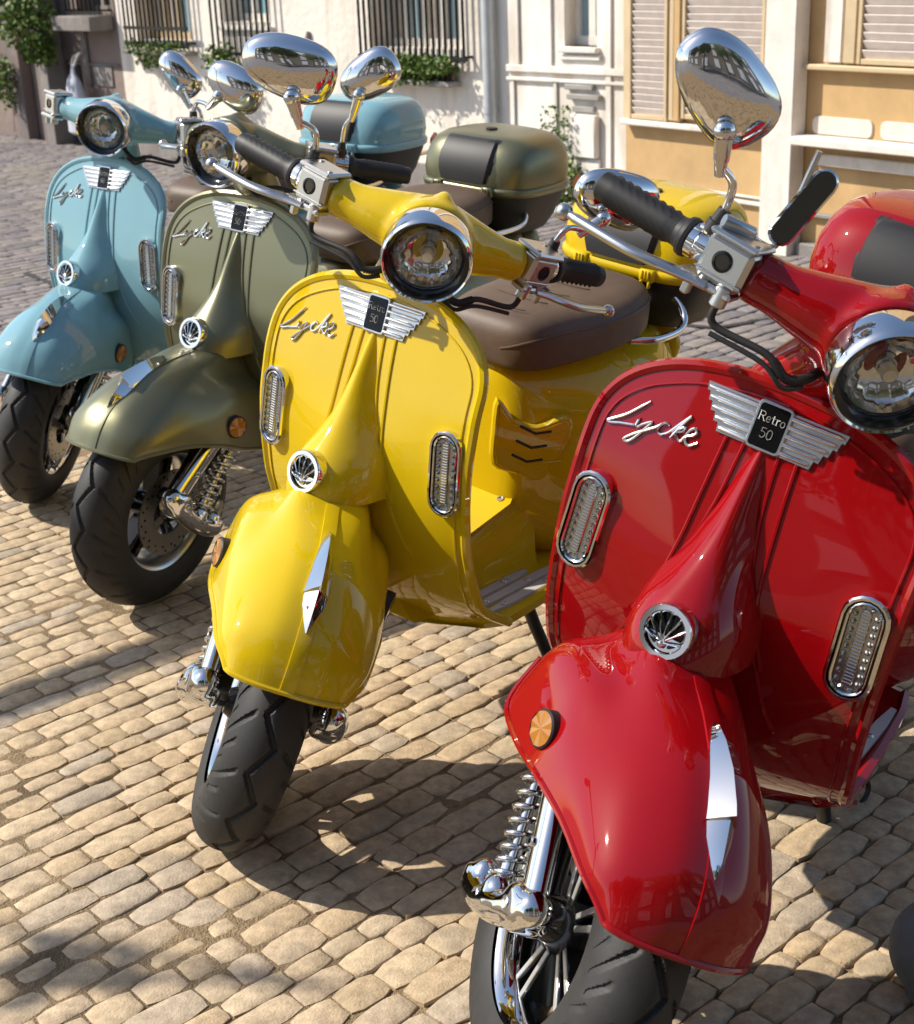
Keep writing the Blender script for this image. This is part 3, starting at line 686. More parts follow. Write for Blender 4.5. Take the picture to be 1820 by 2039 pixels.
def case_meshes():                                                         # own frame: x forward, origin at the middle of the bottom
    W, D = .190, .150
    def ring(z, w_, d0, d1, n=48, e=3.6):
        out = []
        for k in range(n):
            a = 2 * math.pi * k / n; c, s = math.cos(a), math.sin(a); x = math.copysign(abs(c) ** (2 / e), c); y = math.copysign(abs(s) ** (2 / e), s)
            out.append(Vector(((d1 if x > 0 else d0) * x * (1 - .0 * y), w_ * y * (1 - .08 * max(0, -x)), z)))
        return out
    base = MB().rings([ring(-.020, .105, .095, .095, e=4), ring(-.016, .128, .112, .112, e=4), ring(.02, .150, .130, .133, e=4), ring(.075, .172, .148, .150, e=3.8), ring(.098, .180, .154, .156, e=3.6)])
    base.box((.135, .0, .05), (.02, .10, .04), None, .005)
    band = MB().rings([ring(.092, .182, .157, .159), ring(.096, .187, .162, .164), ring(.108, .189, .164, .166), ring(.114, .187, .162, .164), ring(.116, .183, .158, .160)])
    lid = MB().rings([ring(.112, .181, .156, .158), ring(.14, .184, .158, .158, e=3.8), ring(.175, .182, .155, .152, e=3.8), ring(.205, .174, .148, .140, e=3.6), ring(.224, .161, .136, .126, e=3.4), ring(.236, .142, .118, .108, e=3.2), ring(.243, .112, .092, .084, e=3), ring(.247, .06, .05, .045, e=2.6), ring(.248, .02, .016, .015, e=2)])
    lid.tube([Vector((.110 - .012 * abs(t), .175 * t * .55, .2345 - .012 * t * t)) for t in np.linspace(-1, 1, 12)], .0022, 6)
    for s in (-1, 1): lid.tube([Vector((.110 - .012, s * .096, .222)), Vector((.02, s * .150, .214)), Vector((-.09, s * .130, .214))], .0022, 6)
    for y in (-.085, .085):
        lid.box((.163, y, .106), (.016, .036, .026), None, .003)
        for k in (-1, 0, 1): lid.box((.172, y + k * .008, .108), (.006, .004, .018), None, .001)
        lid.box((.170, y - .010, .088), (.008, .005, .014), None, .001).box((.170, y + .010, .088), (.008, .005, .014), None, .001)
    lid.merge(band)
    pad = MB(); rows = []
    for z, hw, x in ((.122, .064, .158), (.125, .076, .166), (.150, .084, .1675), (.175, .088, .1635), (.200, .089, .1515), (.216, .088, .1405), (.228, .086, .1285), (.2345, .083, .1190), (.2365, .076, .110)):
        rows.append([Vector((x + (.003 if abs(v) < .95 else -.010) - .004 * (abs(v) * hw / .09) ** 3, v * hw, z)) for v in (-1.05, -1, -.93, -.6, -.2, .2, .6, .93, 1, 1.05)])
    pad.rings(rows, closed=False)
    lock = MB().lathe([(.016, 0), (.016, .004), (.010, .005)], (.035, 0, .2475), (0, 0, 1), 18)
    tl = MB()
    tl.tube([Vector((-.103 * math.cos(t) ** .8, .126 * math.sin(t), .2325)) for t in np.linspace(-.85, .85, 14)], [(.007, .010)] * 14, 8, flat=(0, 0, 1))
    sl_ = [MB() for _ in (0, 1)]
    for s in (-1, 1): sl_[s > 0].add([(-.09, s * .191, .098), (-.13, s * .188, .098), (-.135, s * .186, .125), (-.115, s * .188, .130), (-.09, s * .1915, .114)], [(0, 1, 2, 3, 4)])
    return base.mesh('case_base', 50), lid.mesh('top_case', 46), pad.mesh('case_pad', 40), lock.mesh('case_lock'), tl.mesh('tail_lamp'), [q.mesh('side_reflector') for q in sl_]
def floor_meshes():
    mb = MB(); rs = []
    hwf = lambda x: lerp([(-.06, .185), (0, .20), (.10, .210), (.20, .216), (.30, .218)], x)
    for t in np.linspace(0, 1, 14):
        ring = []
        for fy, dz in ((-1, -.012), (-1, .004), (-.955, .007), (-.925, 0), (-.6, 0), (-.3, 0), (0, 0), (.3, 0), (.6, 0), (.925, 0), (.955, .007), (1, .004), (1, -.012), (.85, -.022), (.4, -.030), (0, -.034), (-.4, -.030), (-.85, -.022)):
            xf = S(fy * .216, .292) - .014; x = -.06 + (xf + .06) * t
            ring.append(Vector((x, fy * hwf(x), .292 + dz)))
        rs.append(ring)
    mb.rings(rs)
    strips = []
    for s in (-1, 1):
        for y, x0, x1 in ((.132, .280, .09), (.157, .268, .03), (.182, .252, .00)):
            m = MB(); rows = []
            for x in np.linspace(x0, x1, 6):
                yy = s * y; e_ = .5 if x in (x0, x1) else 1
                rows.append([Vector((x, yy - .0100 * e_, .290)), Vector((x, yy - .0088 * e_, .2975)), Vector((x, yy + .0088 * e_, .2975)), Vector((x, yy + .0100 * e_, .290))])
            m.rings(rows); r = []
            for x in (x0 - .035, (x0 + x1) / 2 - .03): r.append(MB().ell((x, s * y, .2980), (.0052, .0052, .0028), nu=10, nv=6).mesh('strip_rivet'))
            strips.append((m.mesh('footboard_strip'), r))
    return mb.mesh('footboard', 40), strips
def stand_mesh():
    mb = MB(); mb.tube([(.09, .105, .285), (.03, .120, .15), (-.03, .135, .03), (-.035, .137, .012)], .012, 10)
    mb.tube([(-.035, .137, .010), (-.06, .150, .006), (-.085, .155, .006)], [(.016, .006), (.018, .006), (.012, .005)], 10, flat=(0, 1, 0))
    mb.tube(cr([(-.012, .132, .075), (-.10, .15, .085), (-.125, .165, .06), (-.10, .165, .035), (-.03, .140, .025)], 5), .0045, 7)
    mb.box((.085, .105, .262), (.05, .03, .05), None, .006)
    return mb.mesh('kick_stand')
def belly_mesh():
    mb = MB(); mb.box((.04, 0, .238), (.36, .24, .04), None, .015); mb.tube([(.40, 0, .62), (.50, 0, .50), (.52, 0, .44)], .035, 14)
    mb.box((-.30, 0, .24), (.42, .12, .10), None, .02); return mb.mesh('underside_frame')

M_shield = shield_mesh(); M_nose = nose_mesh(); M_horn = horn_meshes(); M_wing, M_plate, letters = badge_meshes(); M_script = script_mesh()
M_let = {'50': letters('50'), '90': letters('90')}
M_sig = {s: signal_meshes(s) for s in (-1, 1)}; M_bar = bar_cover(); M_head = headlight_meshes(); M_cyl = {s: cylinder_meshes(s) for s in (-1, 1)}
M_cable = {s: cable_mesh(s) for s in (-1, 1)}; M_mir = mirror_meshes(); M_fend = fender_mesh(); M_orn = ornament_mesh(); M_ref = {s: reflector_mesh(s) for s in (-1, 1)}
M_tyre = tyre_mesh(); M_tyre_r = tyre_mesh(False); M_rim = rim_meshes(); M_disc = disc_mesh(); M_fork = {s: fork_meshes(s) for s in (-1, 1)}; M_cal = caliper_mesh()
M_body = body_mesh(); M_tail = tail_mesh(); M_box = under_seat_mesh(); M_vent = vent_meshes(); M_seat = seat_mesh(); M_rail = rail_mesh(); M_case = case_meshes()
M_floor, STRIPS = floor_meshes(); M_stand = stand_mesh(); M_belly = belly_mesh()
M_lock = (MB().lathe([(.011, 0), (.011, .004), (.009, .005)], n=16).mesh('seat_lock'), MB().prism(stadium(.006, .013), Matrix(), .0045, .006).mesh('lock_plate'))

def scooter(key, X, Y, psi, lean, st, k, label, num, mirrors, case, red_extra=False):
    B = Matrix.Translation((X, Y, 0)) @ Matrix.Rotation(psi, 4, 'Z') @ Matrix.Rotation(-lean, 4, 'X')
    t = thing('motor_scooter', label, 'scooter', B, 'motor scooters parked side by side in a row')
    pm = paint[key]; I = Matrix()
    part('leg_shield', M_shield, t, pm); part('horn_cover', M_nose, t, pm)
    h = part('horn_grille', M_horn[0], t, chrome, HORN); part('grille_rib', M_horn[1], h, chrome); part('grille_opening_shade', M_horn[2], h, gloss_black)
    wb = part('wing_badge', M_wing[0], t, steel)
    for k_ in M_wing[1]: part('badge_feather', k_, wb, bright); part('badge_plate', M_plate, wb, gloss_black); part('badge_lettering', M_let[num], wb, white_ink)
    part('name_script', M_script, t, bright)
    for s in (-1, 1):
        g = part('turn_signal', M_sig[s][0], t, chrome); part('signal_housing', M_sig[s][1], g, gloss_black); part('signal_lens', M_sig[s][2], g, [led, facet])
    T = steer(st)
    part('handlebar_cover', M_bar, t, pm, T)
    hl = part('headlight', M_head[0], t, chrome, T @ HD)
    part('headlight_bezel', M_head[1], hl, gloss_black); part('headlight_reflector', M_head[2], hl, reflector_m); part('headlight_bulb', M_head[3], hl, steel); part('headlight_lens', M_head[4], hl, glass)
    for s in (-1, 1):
        a = part('master_cylinder', M_cyl[s][0], t, steel, T); part('cylinder_bolt', M_cyl[s][1], a, gloss_black)
        if key == 'blue' and s < 0: continue                              # that end of its bar carries no grip or lever in the photograph
        part('switch_housing', M_cyl[s][2], t, chrome, T); part('hand_grip', M_cyl[s][3], t, rubber, T); part('brake_lever', M_cyl[s][4], t, steel, T)
        part('brake_cable', M_cable[s], t, dark, T)
    for s, c, roll, tilt in mirrors:
        f = bar_frame(s, .022); base = f @ Vector((.044, 0, .024)); c = Vector(c)
        n = (Vector((1, tilt, .0))).normalized(); fr = frame(c, n, (0, 0, 1), roll) @ Matrix.Scale({'blue': .86, 'green': .9, 'yellow': .95, 'red': .93}[key], 4)
        joint = fr @ Vector((math.copysign(.018, (base - c).y) * math.cos(roll) * -1 * 0, -.022, .026)) if False else c + (base - c).normalized() * .038 + n * .024
        sm = stem_mesh(base, joint)
        m = part('mirror', M_mir[0], t, chrome, T @ fr); part('mirror_glass', M_mir[1], m, mirror_m)
        ms = part('mirror_stem', sm[0], t, chrome, T); part('stem_boot', sm[1], ms, dark)
    fe = part('front_fender', M_fend, t, pm, T); part('fender_ornament', M_orn, fe, chrome)
    for s in (-1, 1): r = part('fender_reflector', M_ref[s][0], t, dark, T); part('reflector_lens', M_ref[s][1], r, amber)
    Wm = T @ Matrix.Translation(HUB) @ Matrix.Rotation(R({'red': 12, 'green': 40, 'blue': 5, 'yellow': 20}[key]), 4, 'Y')
    wh = part('front_wheel', M_rim[0], t, chrome if key != 'green' else steel, Wm)
    part('tyre', M_tyre, wh, tyre_m); part('spoke', M_rim[1], wh, gloss_black); part('spoke_face', M_rim[2], wh, silver if key == 'red' else gloss_black)
    dc = part('brake_disc', M_disc[0], t, disc_m, Wm); part('disc_hole_shade', M_disc[1], dc, gloss_black)
    for s in (-1, 1):
        part('fork_leg', M_fork[s][0], t, gloss_black, T); part('fork_cover', M_fork[s][1], t, chrome, T); part('shock_spring', M_fork[s][2], t, chrome, T)
        q = part('axle_knuckle', M_fork[s][3], t, chrome, T); [part('axle_bolt', k_, q, steel) for k_ in M_fork[s][4]]
    part('brake_caliper', M_cal, t, steel, T)
    K = Matrix.Translation((.10, 0, 0)) @ Matrix.Diagonal((k, 1, 1, 1)) @ Matrix.Translation((-.10, 0, 0))
    part('body_shell', M_body, t, pm, K); part('tail_fender', M_tail, t, pm, K)
    bx = part('battery_box', M_box[0], t, pm); part('battery_lid', M_box[1], bx, pm); part('lid_screw', M_box[2], bx, steel)
    v = part('vent_panel', M_vent[0], t, pm); part('vent_slot', M_vent[1], v, gloss_black)
    part('saddle', M_seat, t, brown, K); part('grab_rail', M_rail, t, chrome, K)
    lk = frame((.10 + (-.30 - .10) * k, .2045, .610), (0, 1, .25)); l = part('seat_lock', M_lock[0], t, dark, lk); part('lock_plate', M_lock[1], l, chrome)
    fb = part('footboard', M_floor, t, pm)
    for a, b in STRIPS:
        q = part('footboard_strip', a, t, strip_m)
        for b_ in b: part('strip_rivet', b_, q, steel)
    part('kick_stand', M_stand, t, dark); part('underside_frame', M_belly, t, dark)
    rw = part('rear_wheel', M_rim[0], t, chrome, Matrix.Translation((.10 - .62 * k, 0, .225))); part('tyre', M_tyre_r, rw, tyre_m); part('spoke', M_rim[1], rw, gloss_black)
    cm = Matrix.Translation(case[:3]) @ Matrix.Scale(case[3], 4)
    cs = part('top_case', M_case[1], t, pm, cm); part('case_base', M_case[0], cs, dark); part('case_pad', M_case[2], cs, dark); part('case_lock', M_case[3], cs, dark); part('tail_lamp', M_case[4], cs, red_lens)
    for q in M_case[5]: part('side_reflector', q, cs, red_lens)
    if red_extra:
        f = bar_frame(-1, .022); z_ = f.to_3x3() @ Vector((0, 0, 1))
        sw = MB().box(f @ Vector((.046, -.004, .029)), (.016, .014, .012), f, .003); part('stop_button', sw.mesh('stop_button'), t, red_btn, T)
        rod = MB(); p = cr([(.31, -.180, .985), (.315, -.152, .982), (.315, -.140, .985), (.313, -.139, 1.0), (.305, -.145, 1.05), (.30, -.152, 1.098)], 6); rod.tube(p, .0038, 10)
        rod.lathe([(.0075, -.02), (.0085, -.018), (.0085, .018), (.0075, .02)], (.31, -.186, .986), (0, 1, 0), 14)
        o = part('phone_holder_rod', rod.mesh('phone_holder_rod'), t, steel, T)
        fr = frame((.312, -.1355, 1.038), (.9, -.36, .25), (-.10, .18, 1)); pd = MB(); pd.prism(stadium(.031, .100), fr, -.006, .006, .003)
        pd2 = MB().prism(stadium(.026, .095), fr, .004, .0066, .0006)
        part('holder_pad', pd.mesh('holder_pad'), o, chrome); part('holder_face', pd2.mesh('holder_face'), o, dark_mirror)
    return t

scooter('blue', -.6885, 4.197, -2.2345, .037, .5415, 1.17, 'glossy light blue scooter, farthest left of the row, its badge reading Retro 90', '90',
        [(1, (.25, .115, 1.086), R(-36), -.1)], (-.69, 0, .668, 1))
scooter('green', -.2627, 3.5025, -2.2521, .0743, .1497, 1.0, 'satin olive green scooter between the light blue and the yellow one', '50',
        [(1, (.25, .24, 1.127), R(35), .25), (-1, (.30, -.07, 1.065), R(-24), .1)], (-.58, 0, .652, .95))
scooter('yellow', .0549, 2.5842, -2.2959, .1208, .799, .70, 'bright yellow scooter with brown saddle, third from the left', '50',
        [(-1, (.25, -.276, 1.083), R(4), -.1), (1, (.2, .278, 1.061), R(0), .2)], (-.44, 0, .662, .90))
scooter('red', .4397, 2.0543, -2.2078, .2389, .7666, .62, 'glossy red scooter nearest the camera on the right, with small oval pad on its handlebar', '50',
        [(-1, (.25, -.265, 1.10), R(-26), -.1), (1, (.25, .30, 1.10), R(30), .1)], (-.30, -.03, .70, 1), True)
#@@SETTING@@
# ------------------------------------------------------------------ ground
stone_cols = [(.46, .345, .215), (.51, .395, .255), (.48, .37, .25), (.53, .415, .27), (.41, .335, .25), (.49, .37, .235), (.47, .355, .225), (.42, .32, .20)]
grey_cols = [(.20, .18, .175), (.235, .21, .20), (.17, .158, .165), (.22, .20, .205), (.25, .225, .205)]
stone_m = mat('paving_stone', (.37, .30, .22), .78, bump=.5, bscale=240, dist=.003, var=.30, vscale=46, vdet=12, objvar=stone_cols, spec=.2, stain=((.24, .20, .155), (9, 9, 9), .52, .55))
sand_m = mat('joint_sand', (.27, .195, .115), .95, bump=.9, bscale=260, dist=.006, var=.3, vscale=70, spec=.1, stain=((.13, .095, .06), (7, 7, 7), .47, .8))
road_m = mat('worn_road', (.150, .143, .150), .85, bump=.9, bscale=90, dist=.008, var=.26, vscale=5, vdet=12, spec=.25, stain=((.225, .20, .17), (1.6, 1.6, 1), .53, .6))
rng = random.Random(7); nr = np.random.RandomState(3)
rd = Vector((.738, .674, 0)); qd = Vector((-.674, .738, 0))                # along and across the courses of stones
def edge_y(x): return 4.35 + .25 * x                                       # where the setts stop and the worn road begins
bm_ = MB(); bm_.add([(-60, -40, -.0175), (60, -40, -.0175), (60, 60, -.0175), (-60, 60, -.0175)], [(0, 1, 2, 3)])
road = part('road', bm_.mesh('road', smooth=False), None, road_m); tag(road, kind='structure')
pv = MB(); nx, ny = 150, 150; xs = np.linspace(-3.2, 3.6, nx); ys = np.linspace(-.4, 1, ny)
def vnoise(x, y, s, seed):
    x = x * s; y = y * s; i, j = math.floor(x), math.floor(y); f, g = x - i, y - j; f = f * f * (3 - 2 * f); g = g * g * (3 - 2 * g)
    h = lambda a, b: ((math.sin(a * 127.1 + b * 311.7 + seed * 17.3) * 43758.5453) % 1)
    return (h(i, j) * (1 - f) + h(i + 1, j) * f) * (1 - g) + (h(i, j + 1) * (1 - f) + h(i + 1, j + 1) * f) * g
V = []
for j in range(ny):
    for x in xs:
        y = -.6 + (edge_y(x) + .6) * j / (ny - 1)
        V.append((x, y, -.0135 + .0095 * vnoise(x, y, 2.3, 1) + .004 * vnoise(x, y, 23, 2)))
pv.add(V, [(j * nx + i, j * nx + i + 1, (j + 1) * nx + i + 1, (j + 1) * nx + i) for j in range(ny - 1) for i in range(nx - 1)])
pave = part('pavement', pv.mesh('pavement'), None, sand_m); tag(pave, kind='structure')
fwd = Vector((0, math.cos(CAM_P), -math.sin(CAM_P)))
def screen(p):
    d = Vector(p) - Vector((0, 0, CAM_H)); z = d.dot(fwd)
    return (d.x / z * CAM_F / 910, -d.dot(up) / z * CAM_F / 1019, z) if z > .2 else (9, 9, z)
stones = []
q = -3.4
while q < 4.6:
    hgt = rng.uniform(.040, .062); s_ = -3.2 + rng.random() * .1; bend = rng.uniform(-.004, .004)
    while s_ < 6.5:
        ln = rng.choice([rng.uniform(.050, .075), rng.uniform(.065, .095), rng.uniform(.085, .125)])
        c = rd * (s_ + ln / 2) + qd * (q + hgt / 2 + .006 * math.sin(s_ * 3 + q * 5))
        x_, y_, z_ = screen(c)
        if c.y < edge_y(c.x) - .03 and c.y > -.3 and abs(c.x) < 3.1 and abs(x_) < 1.55 and y_ < 1.6:
            stones.append((c, ln - rng.uniform(.0012, .004), hgt - rng.uniform(.0012, .004), x_, y_, z_))
        s_ += ln
    q += hgt
def stone_shape(ln, wd, lo=False):
    n = 14; out = []
    e = rng.uniform(6.0, 13)
    for k in range(n):
        a = 2 * math.pi * (k + .5) / n; c, s = math.cos(a), math.sin(a); r = (abs(c) ** e + abs(s) ** e) ** (-1 / e)
        out.append((r * c * ln / 2 * (1 + rng.uniform(-.03, .03)), r * s * wd / 2 * (1 + rng.uniform(-.04, .04))))
    b = rng.uniform(.0015, .0032)
    V = [(x, y, -.022) for x, y in out] + [(x * .993, y * .99, -b) for x, y in out] + [(x * (1 - b * 2 / ln), y * (1 - b * 2 / wd), -.0012) for x, y in out] + [(x * .5, y * .5, .0008 + rng.uniform(0, .001)) for x, y in out]
    F = []
    for r in range(3):
        for k in range(n): F.append((r * n + k, r * n + (k + 1) % n, (r + 1) * n + (k + 1) % n, (r + 1) * n + k))
    F.append(tuple(range(3 * n, 4 * n)))
    return V, F
stones.sort(key=lambda t: (not (abs(t[3]) < 1.04 and -1.05 < t[4] < 1.05), t[5]))
shapes = {}
def pose(c):
    rot = Matrix.Rotation(math.atan2(rd.y, rd.x) + rng.uniform(-.045, .045), 4, 'Z') @ Matrix.Rotation(rng.uniform(-.010, .010), 4, 'X') @ Matrix.Rotation(rng.uniform(-.008, .008), 4, 'Y')
    return Matrix.Translation((c.x, c.y, rng.uniform(-.003, .000))) @ rot
rest = MB(); variants = []
for i in range(48):
    mb = MB(); mb.add(*stone_shape(.08, .048)); variants.append(mb.mesh('cobblestone', 60))
for i, (c, ln, wd, *_r) in enumerate(stones):
    m = pose(c)
    if i < 300:
        o = part('cobblestone', variants[rng.randrange(48)], pave, stone_m, m @ Matrix.Diagonal((ln / .08 * rng.choice((-1, 1)), wd / .048, 1, 1)))
    else:
        V, F = stone_shape(ln, wd); rest.cur = i % 7; rest.add([m @ Vector(p) for p in V], F)
far_m = [mat('paving_stone_%s' % n, c, .78, bump=.5, bscale=240, dist=.003, var=.30, vscale=46, vdet=12, spec=.2, stain=((.24, .20, .155), (9, 9, 9), .52, .55)) for n, c in zip(('umber', 'sand', 'clay', 'straw', 'slate', 'ochre', 'earth'), stone_cols)]
o = part('cobblestones', rest.mesh('cobblestones', 60), pave, far_m); tag(o, kind='stuff')
grey_m = [mat('grey_sett_%s' % n, c, .85, bump=.6, bscale=150, dist=.004, var=.28, vscale=30, vdet=12, spec=.2, stain=((.27, .235, .19), (1.3, 1.3, 1.3), .54, .6)) for n, c in zip(('dark', 'pale', 'slate', 'violet', 'warm'), grey_cols)]
gs = MB(); q = 2.2
while q < 14:
    hgt = rng.uniform(.055, .095); s_ = -4 + rng.random() * .1
    while s_ < 14:
        ln = rng.uniform(.08, .19); c = rd * (s_ + ln / 2) + qd * (q + hgt / 2 + .012 * math.sin(s_ * 2 + q * 3)); s_ += ln
        if c.y < edge_y(c.x) + .03: continue
        x_, y_, z_ = screen(c)
        if abs(x_) > 1.9 or z_ > 15 or (c - Vector((.57, 7.89, 0))).dot(Vector((.76, .65, 0))) > -.05: continue
        V, F = stone_shape(ln - .005, hgt - .005); m = pose(c) @ Matrix.Translation((0, 0, -.006)); gs.cur = rng.randrange(5); gs.add([m @ Vector(p) for p in V], F)
    q += hgt
o = part('grey_setts', gs.mesh('grey_setts', 60), road, grey_m); tag(o, kind='stuff')
# ------------------------------------------------------------------ street front
cream_m = mat('cream_render', (.82, .755, .66), .9, bump=.5, bscale=22, dist=.012, var=.07, vscale=3, vdet=10, stain=((.48, .40, .31), (5, 5, .8), .50, .65), spec=.2)
white_m = mat('white_wash', (.85, .81, .74), .85, bump=.3, bscale=26, dist=.008, var=.05, vscale=4, stain=((.50, .41, .31), (5, 5, 1.4), .49, .65), spec=.2)
tan_m = mat('ochre_panel', (.54, .355, .165), .7, bump=.15, bscale=50, dist=.004, var=.12, vscale=5, stain=((.30, .20, .11), (3, 3, 1.2), .56, .6), spec=.3)
tanlt_m = mat('pale_ochre_frame', (.58, .45, .28), .7, bump=.15, bscale=50, dist=.004, var=.12, vscale=7, spec=.3)
pale_m = mat('weathered_white_wood', (.76, .71, .64), .75, bump=.4, bscale=40, dist=.004, var=.1, vscale=9, stain=((.38, .31, .24), (9, 9, 1.5), .57, .55), spec=.2)
slat_m = mat('slat_paint', (.68, .60, .54), .7, bump=.3, bscale=50, dist=.003, var=.1, vscale=14, spec=.2)
pink_m = mat('shaded_pink_render', (.265, .205, .175), .9, bump=.5, bscale=16, dist=.012, var=.16, vscale=2.6, stain=((.17, .15, .15), (2.2, 2.2, .5), .48, .7), spec=.2)  # low albedo carries the shade lying on this house front
greystone_m = mat('grey_stone_pier', (.27, .245, .225), .9, bump=.6, bscale=20, dist=.01, var=.18, vscale=3, stain=((.16, .135, .12), (3, 3, .6), .5, .7), spec=.2)
iron_m = mat('wrought_iron', (.018, .018, .016), .5, .3)
pane_m = mat('window_pane', (.30, .42, .46), .06, spec=.6)
pane_brown = mat('curtained_pane', (.62, .52, .42), .25, var=.25, vscale=11)
blue_wood = mat('pale_blue_shutter', (.22, .42, .47), .6, var=.12, vscale=9)
grey_paint = mat('grey_box_paint', (.33, .31, .29), .6, var=.1, vscale=9)
pipe_m = mat('zinc_pipe', (.50, .53, .55), .45, .3, var=.15, vscale=6)
leaf_m = mat('leaf', (.07, .13, .02), .55, objvar=0, var=.5, vscale=16, spec=.3)
leaf_lt = mat('leaf_light', (.15, .21, .04), .55, var=.4, vscale=16, spec=.3)
soil_m = mat('soil', (.05, .035, .025), .9)
clay_m = mat('clay_planter', (.22, .13, .075), .8, var=.2, vscale=12)
hole_m = mat('dark_interior', (.02, .02, .022), .8)

dA = Vector((-.650, .760, 0)).normalized(); WA = Matrix(((dA.x, -dA.y, 0, .57), (dA.y, dA.x, 0, 7.89), (0, 0, 1, 0), (0, 0, 0, 1)))
dB = Vector((-.579, .815, 0)).normalized(); WB = Matrix(((dB.x, -dB.y, 0, .57), (dB.y, dB.x, 0, 7.89), (0, 0, 1, 0), (0, 0, 0, 1)))
# wall frames: x along the wall (to the left), y out of the wall towards the street, z up
def wbox(mb, x0, x1, z0, z1, y0, y1, bev=0): return mb.box(((x0 + x1) / 2, (y0 + y1) / 2, (z0 + z1) / 2), (abs(x1 - x0), abs(y1 - y0), abs(z1 - z0)), None, bev)
def wall_with_holes(x0, x1, z0, z1, holes, thick=.35, depth=.22):
    mb = MB(); xs = sorted({x0, x1, *[h[0] for h in holes], *[h[1] for h in holes]}); zs = sorted({z0, z1, *[h[2] for h in holes], *[h[3] for h in holes]})
    for a, b in zip(xs, xs[1:]):
        for c, d in zip(zs, zs[1:]):
            cxm, czm = (a + b) / 2, (c + d) / 2
            if any(h[0] < cxm < h[1] and h[2] < czm < h[3] for h in holes): continue
            mb.add([(a, 0, c), (b, 0, c), (b, 0, d), (a, 0, d)], [(0, 1, 2, 3)])
    for a, b, c, d in holes:
        mb.add([(a, 0, c), (b, 0, c), (b, 0, d), (a, 0, d), (a, -depth, c), (b, -depth, c), (b, -depth, d), (a, -depth, d)], [(0, 1, 5, 4), (1, 2, 6, 5), (2, 3, 7, 6), (3, 0, 4, 7)])
    mb.add([(x0, 0, z0), (x0, 0, z1), (x0, -thick * 8, z1), (x0, -thick * 8, z0)], [(0, 1, 2, 3)]); mb.add([(x1, 0, z0), (x1, 0, z1), (x1, -thick * 8, z1), (x1, -thick * 8, z0)], [(0, 1, 2, 3)])
    mb.add([(x0, 0, z1), (x1, 0, z1), (x1, -thick * 8, z1), (x0, -thick * 8, z1)], [(0, 1, 2, 3)])
    mb.add([(x0, -thick * 8, z0), (x1, -thick * 8, z0), (x1, -thick * 8, z1), (x0, -thick * 8, z1)], [(0, 1, 2, 3)])
    return mb
def leaves(n, box, rnd, size=(.02, .045), shape='box'):
    mb = MB(); (x0, x1), (y0, y1), (z0, z1) = box
    for i in range(n):
        if shape == 'ball':
            d = Vector((rnd.gauss(0, 1), rnd.gauss(0, 1), rnd.gauss(0, 1))).normalized() * rnd.random() ** .4
            p = Vector(((x0 + x1) / 2 + d.x * (x1 - x0) / 2, (y0 + y1) / 2 + d.y * (y1 - y0) / 2, (z0 + z1) / 2 + d.z * (z1 - z0) / 2))
        else: p = Vector((rnd.uniform(x0, x1), rnd.uniform(y0, y1), rnd.uniform(z0, z1)))
        s = rnd.uniform(*size); a = Vector((rnd.gauss(0, 1), rnd.gauss(0, 1), rnd.gauss(0, .6) - .4)).normalized(); b = a.orthogonal().normalized(); b = (b * math.cos(i) + a.cross(b) * math.sin(i)) * .42; nn = a.cross(b) * .25
        mb.cur = 0 if rnd.random() < .6 else 1
        mb.add([p, p + (a * .5 + b) * s + nn * s, p + a * s, p + (a * .5 - b) * s + nn * s], [(0, 1, 2), (0, 2, 3)])
    return mb
def plant(name, label, m, clumps, stems, seed, group=None, cat='plant'):
    rnd = random.Random(seed); mb = MB()
    for n, box, size, shape in clumps: mb.merge(MB()); l = leaves(n, box, rnd, size, shape); b = len(mb.v); mb.v += l.v; mb.f += [tuple(i + b for i in f) for f in l.f]; mb.mi += l.mi
    t = thing(name, label, cat, m, group)
    o = part('foliage', mb.mesh('foliage', smooth=False), t, [leaf_m, leaf_lt])
    for pth in stems: part('stem', MB().tube(pth, [.006] + [.004] * (len(pth) - 2) + [.002], 5).mesh('stem'), t, soil_m)
    return t
def grille(parent, x0, x1, z0, z1, n, y=.05, rails=(0.0,), rx=None):
    bar = MB().tube([(0, 0, z0), (0, 0, z1)], .0085, 6).mesh('grille_bar')
    for i in range(n): part('grille_bar', bar, parent, iron_m, Matrix.Translation((x0 + (x1 - x0) * i / (n - 1), y + .0, 0)))
    for z in rails:
        r = MB().box(((x0 + x1) / 2, y, z), (x1 - x0 + .04, .016, .022)); part('grille_rail', r.mesh('grille_rail', smooth=False), parent, iron_m)
    for x in (x0, x1): part('grille_bracket', MB().box((x, y / 2 - .01, z0 + .03), (.014, y + .02, .014)).mesh('grille_bracket', smooth=False), parent, iron_m)

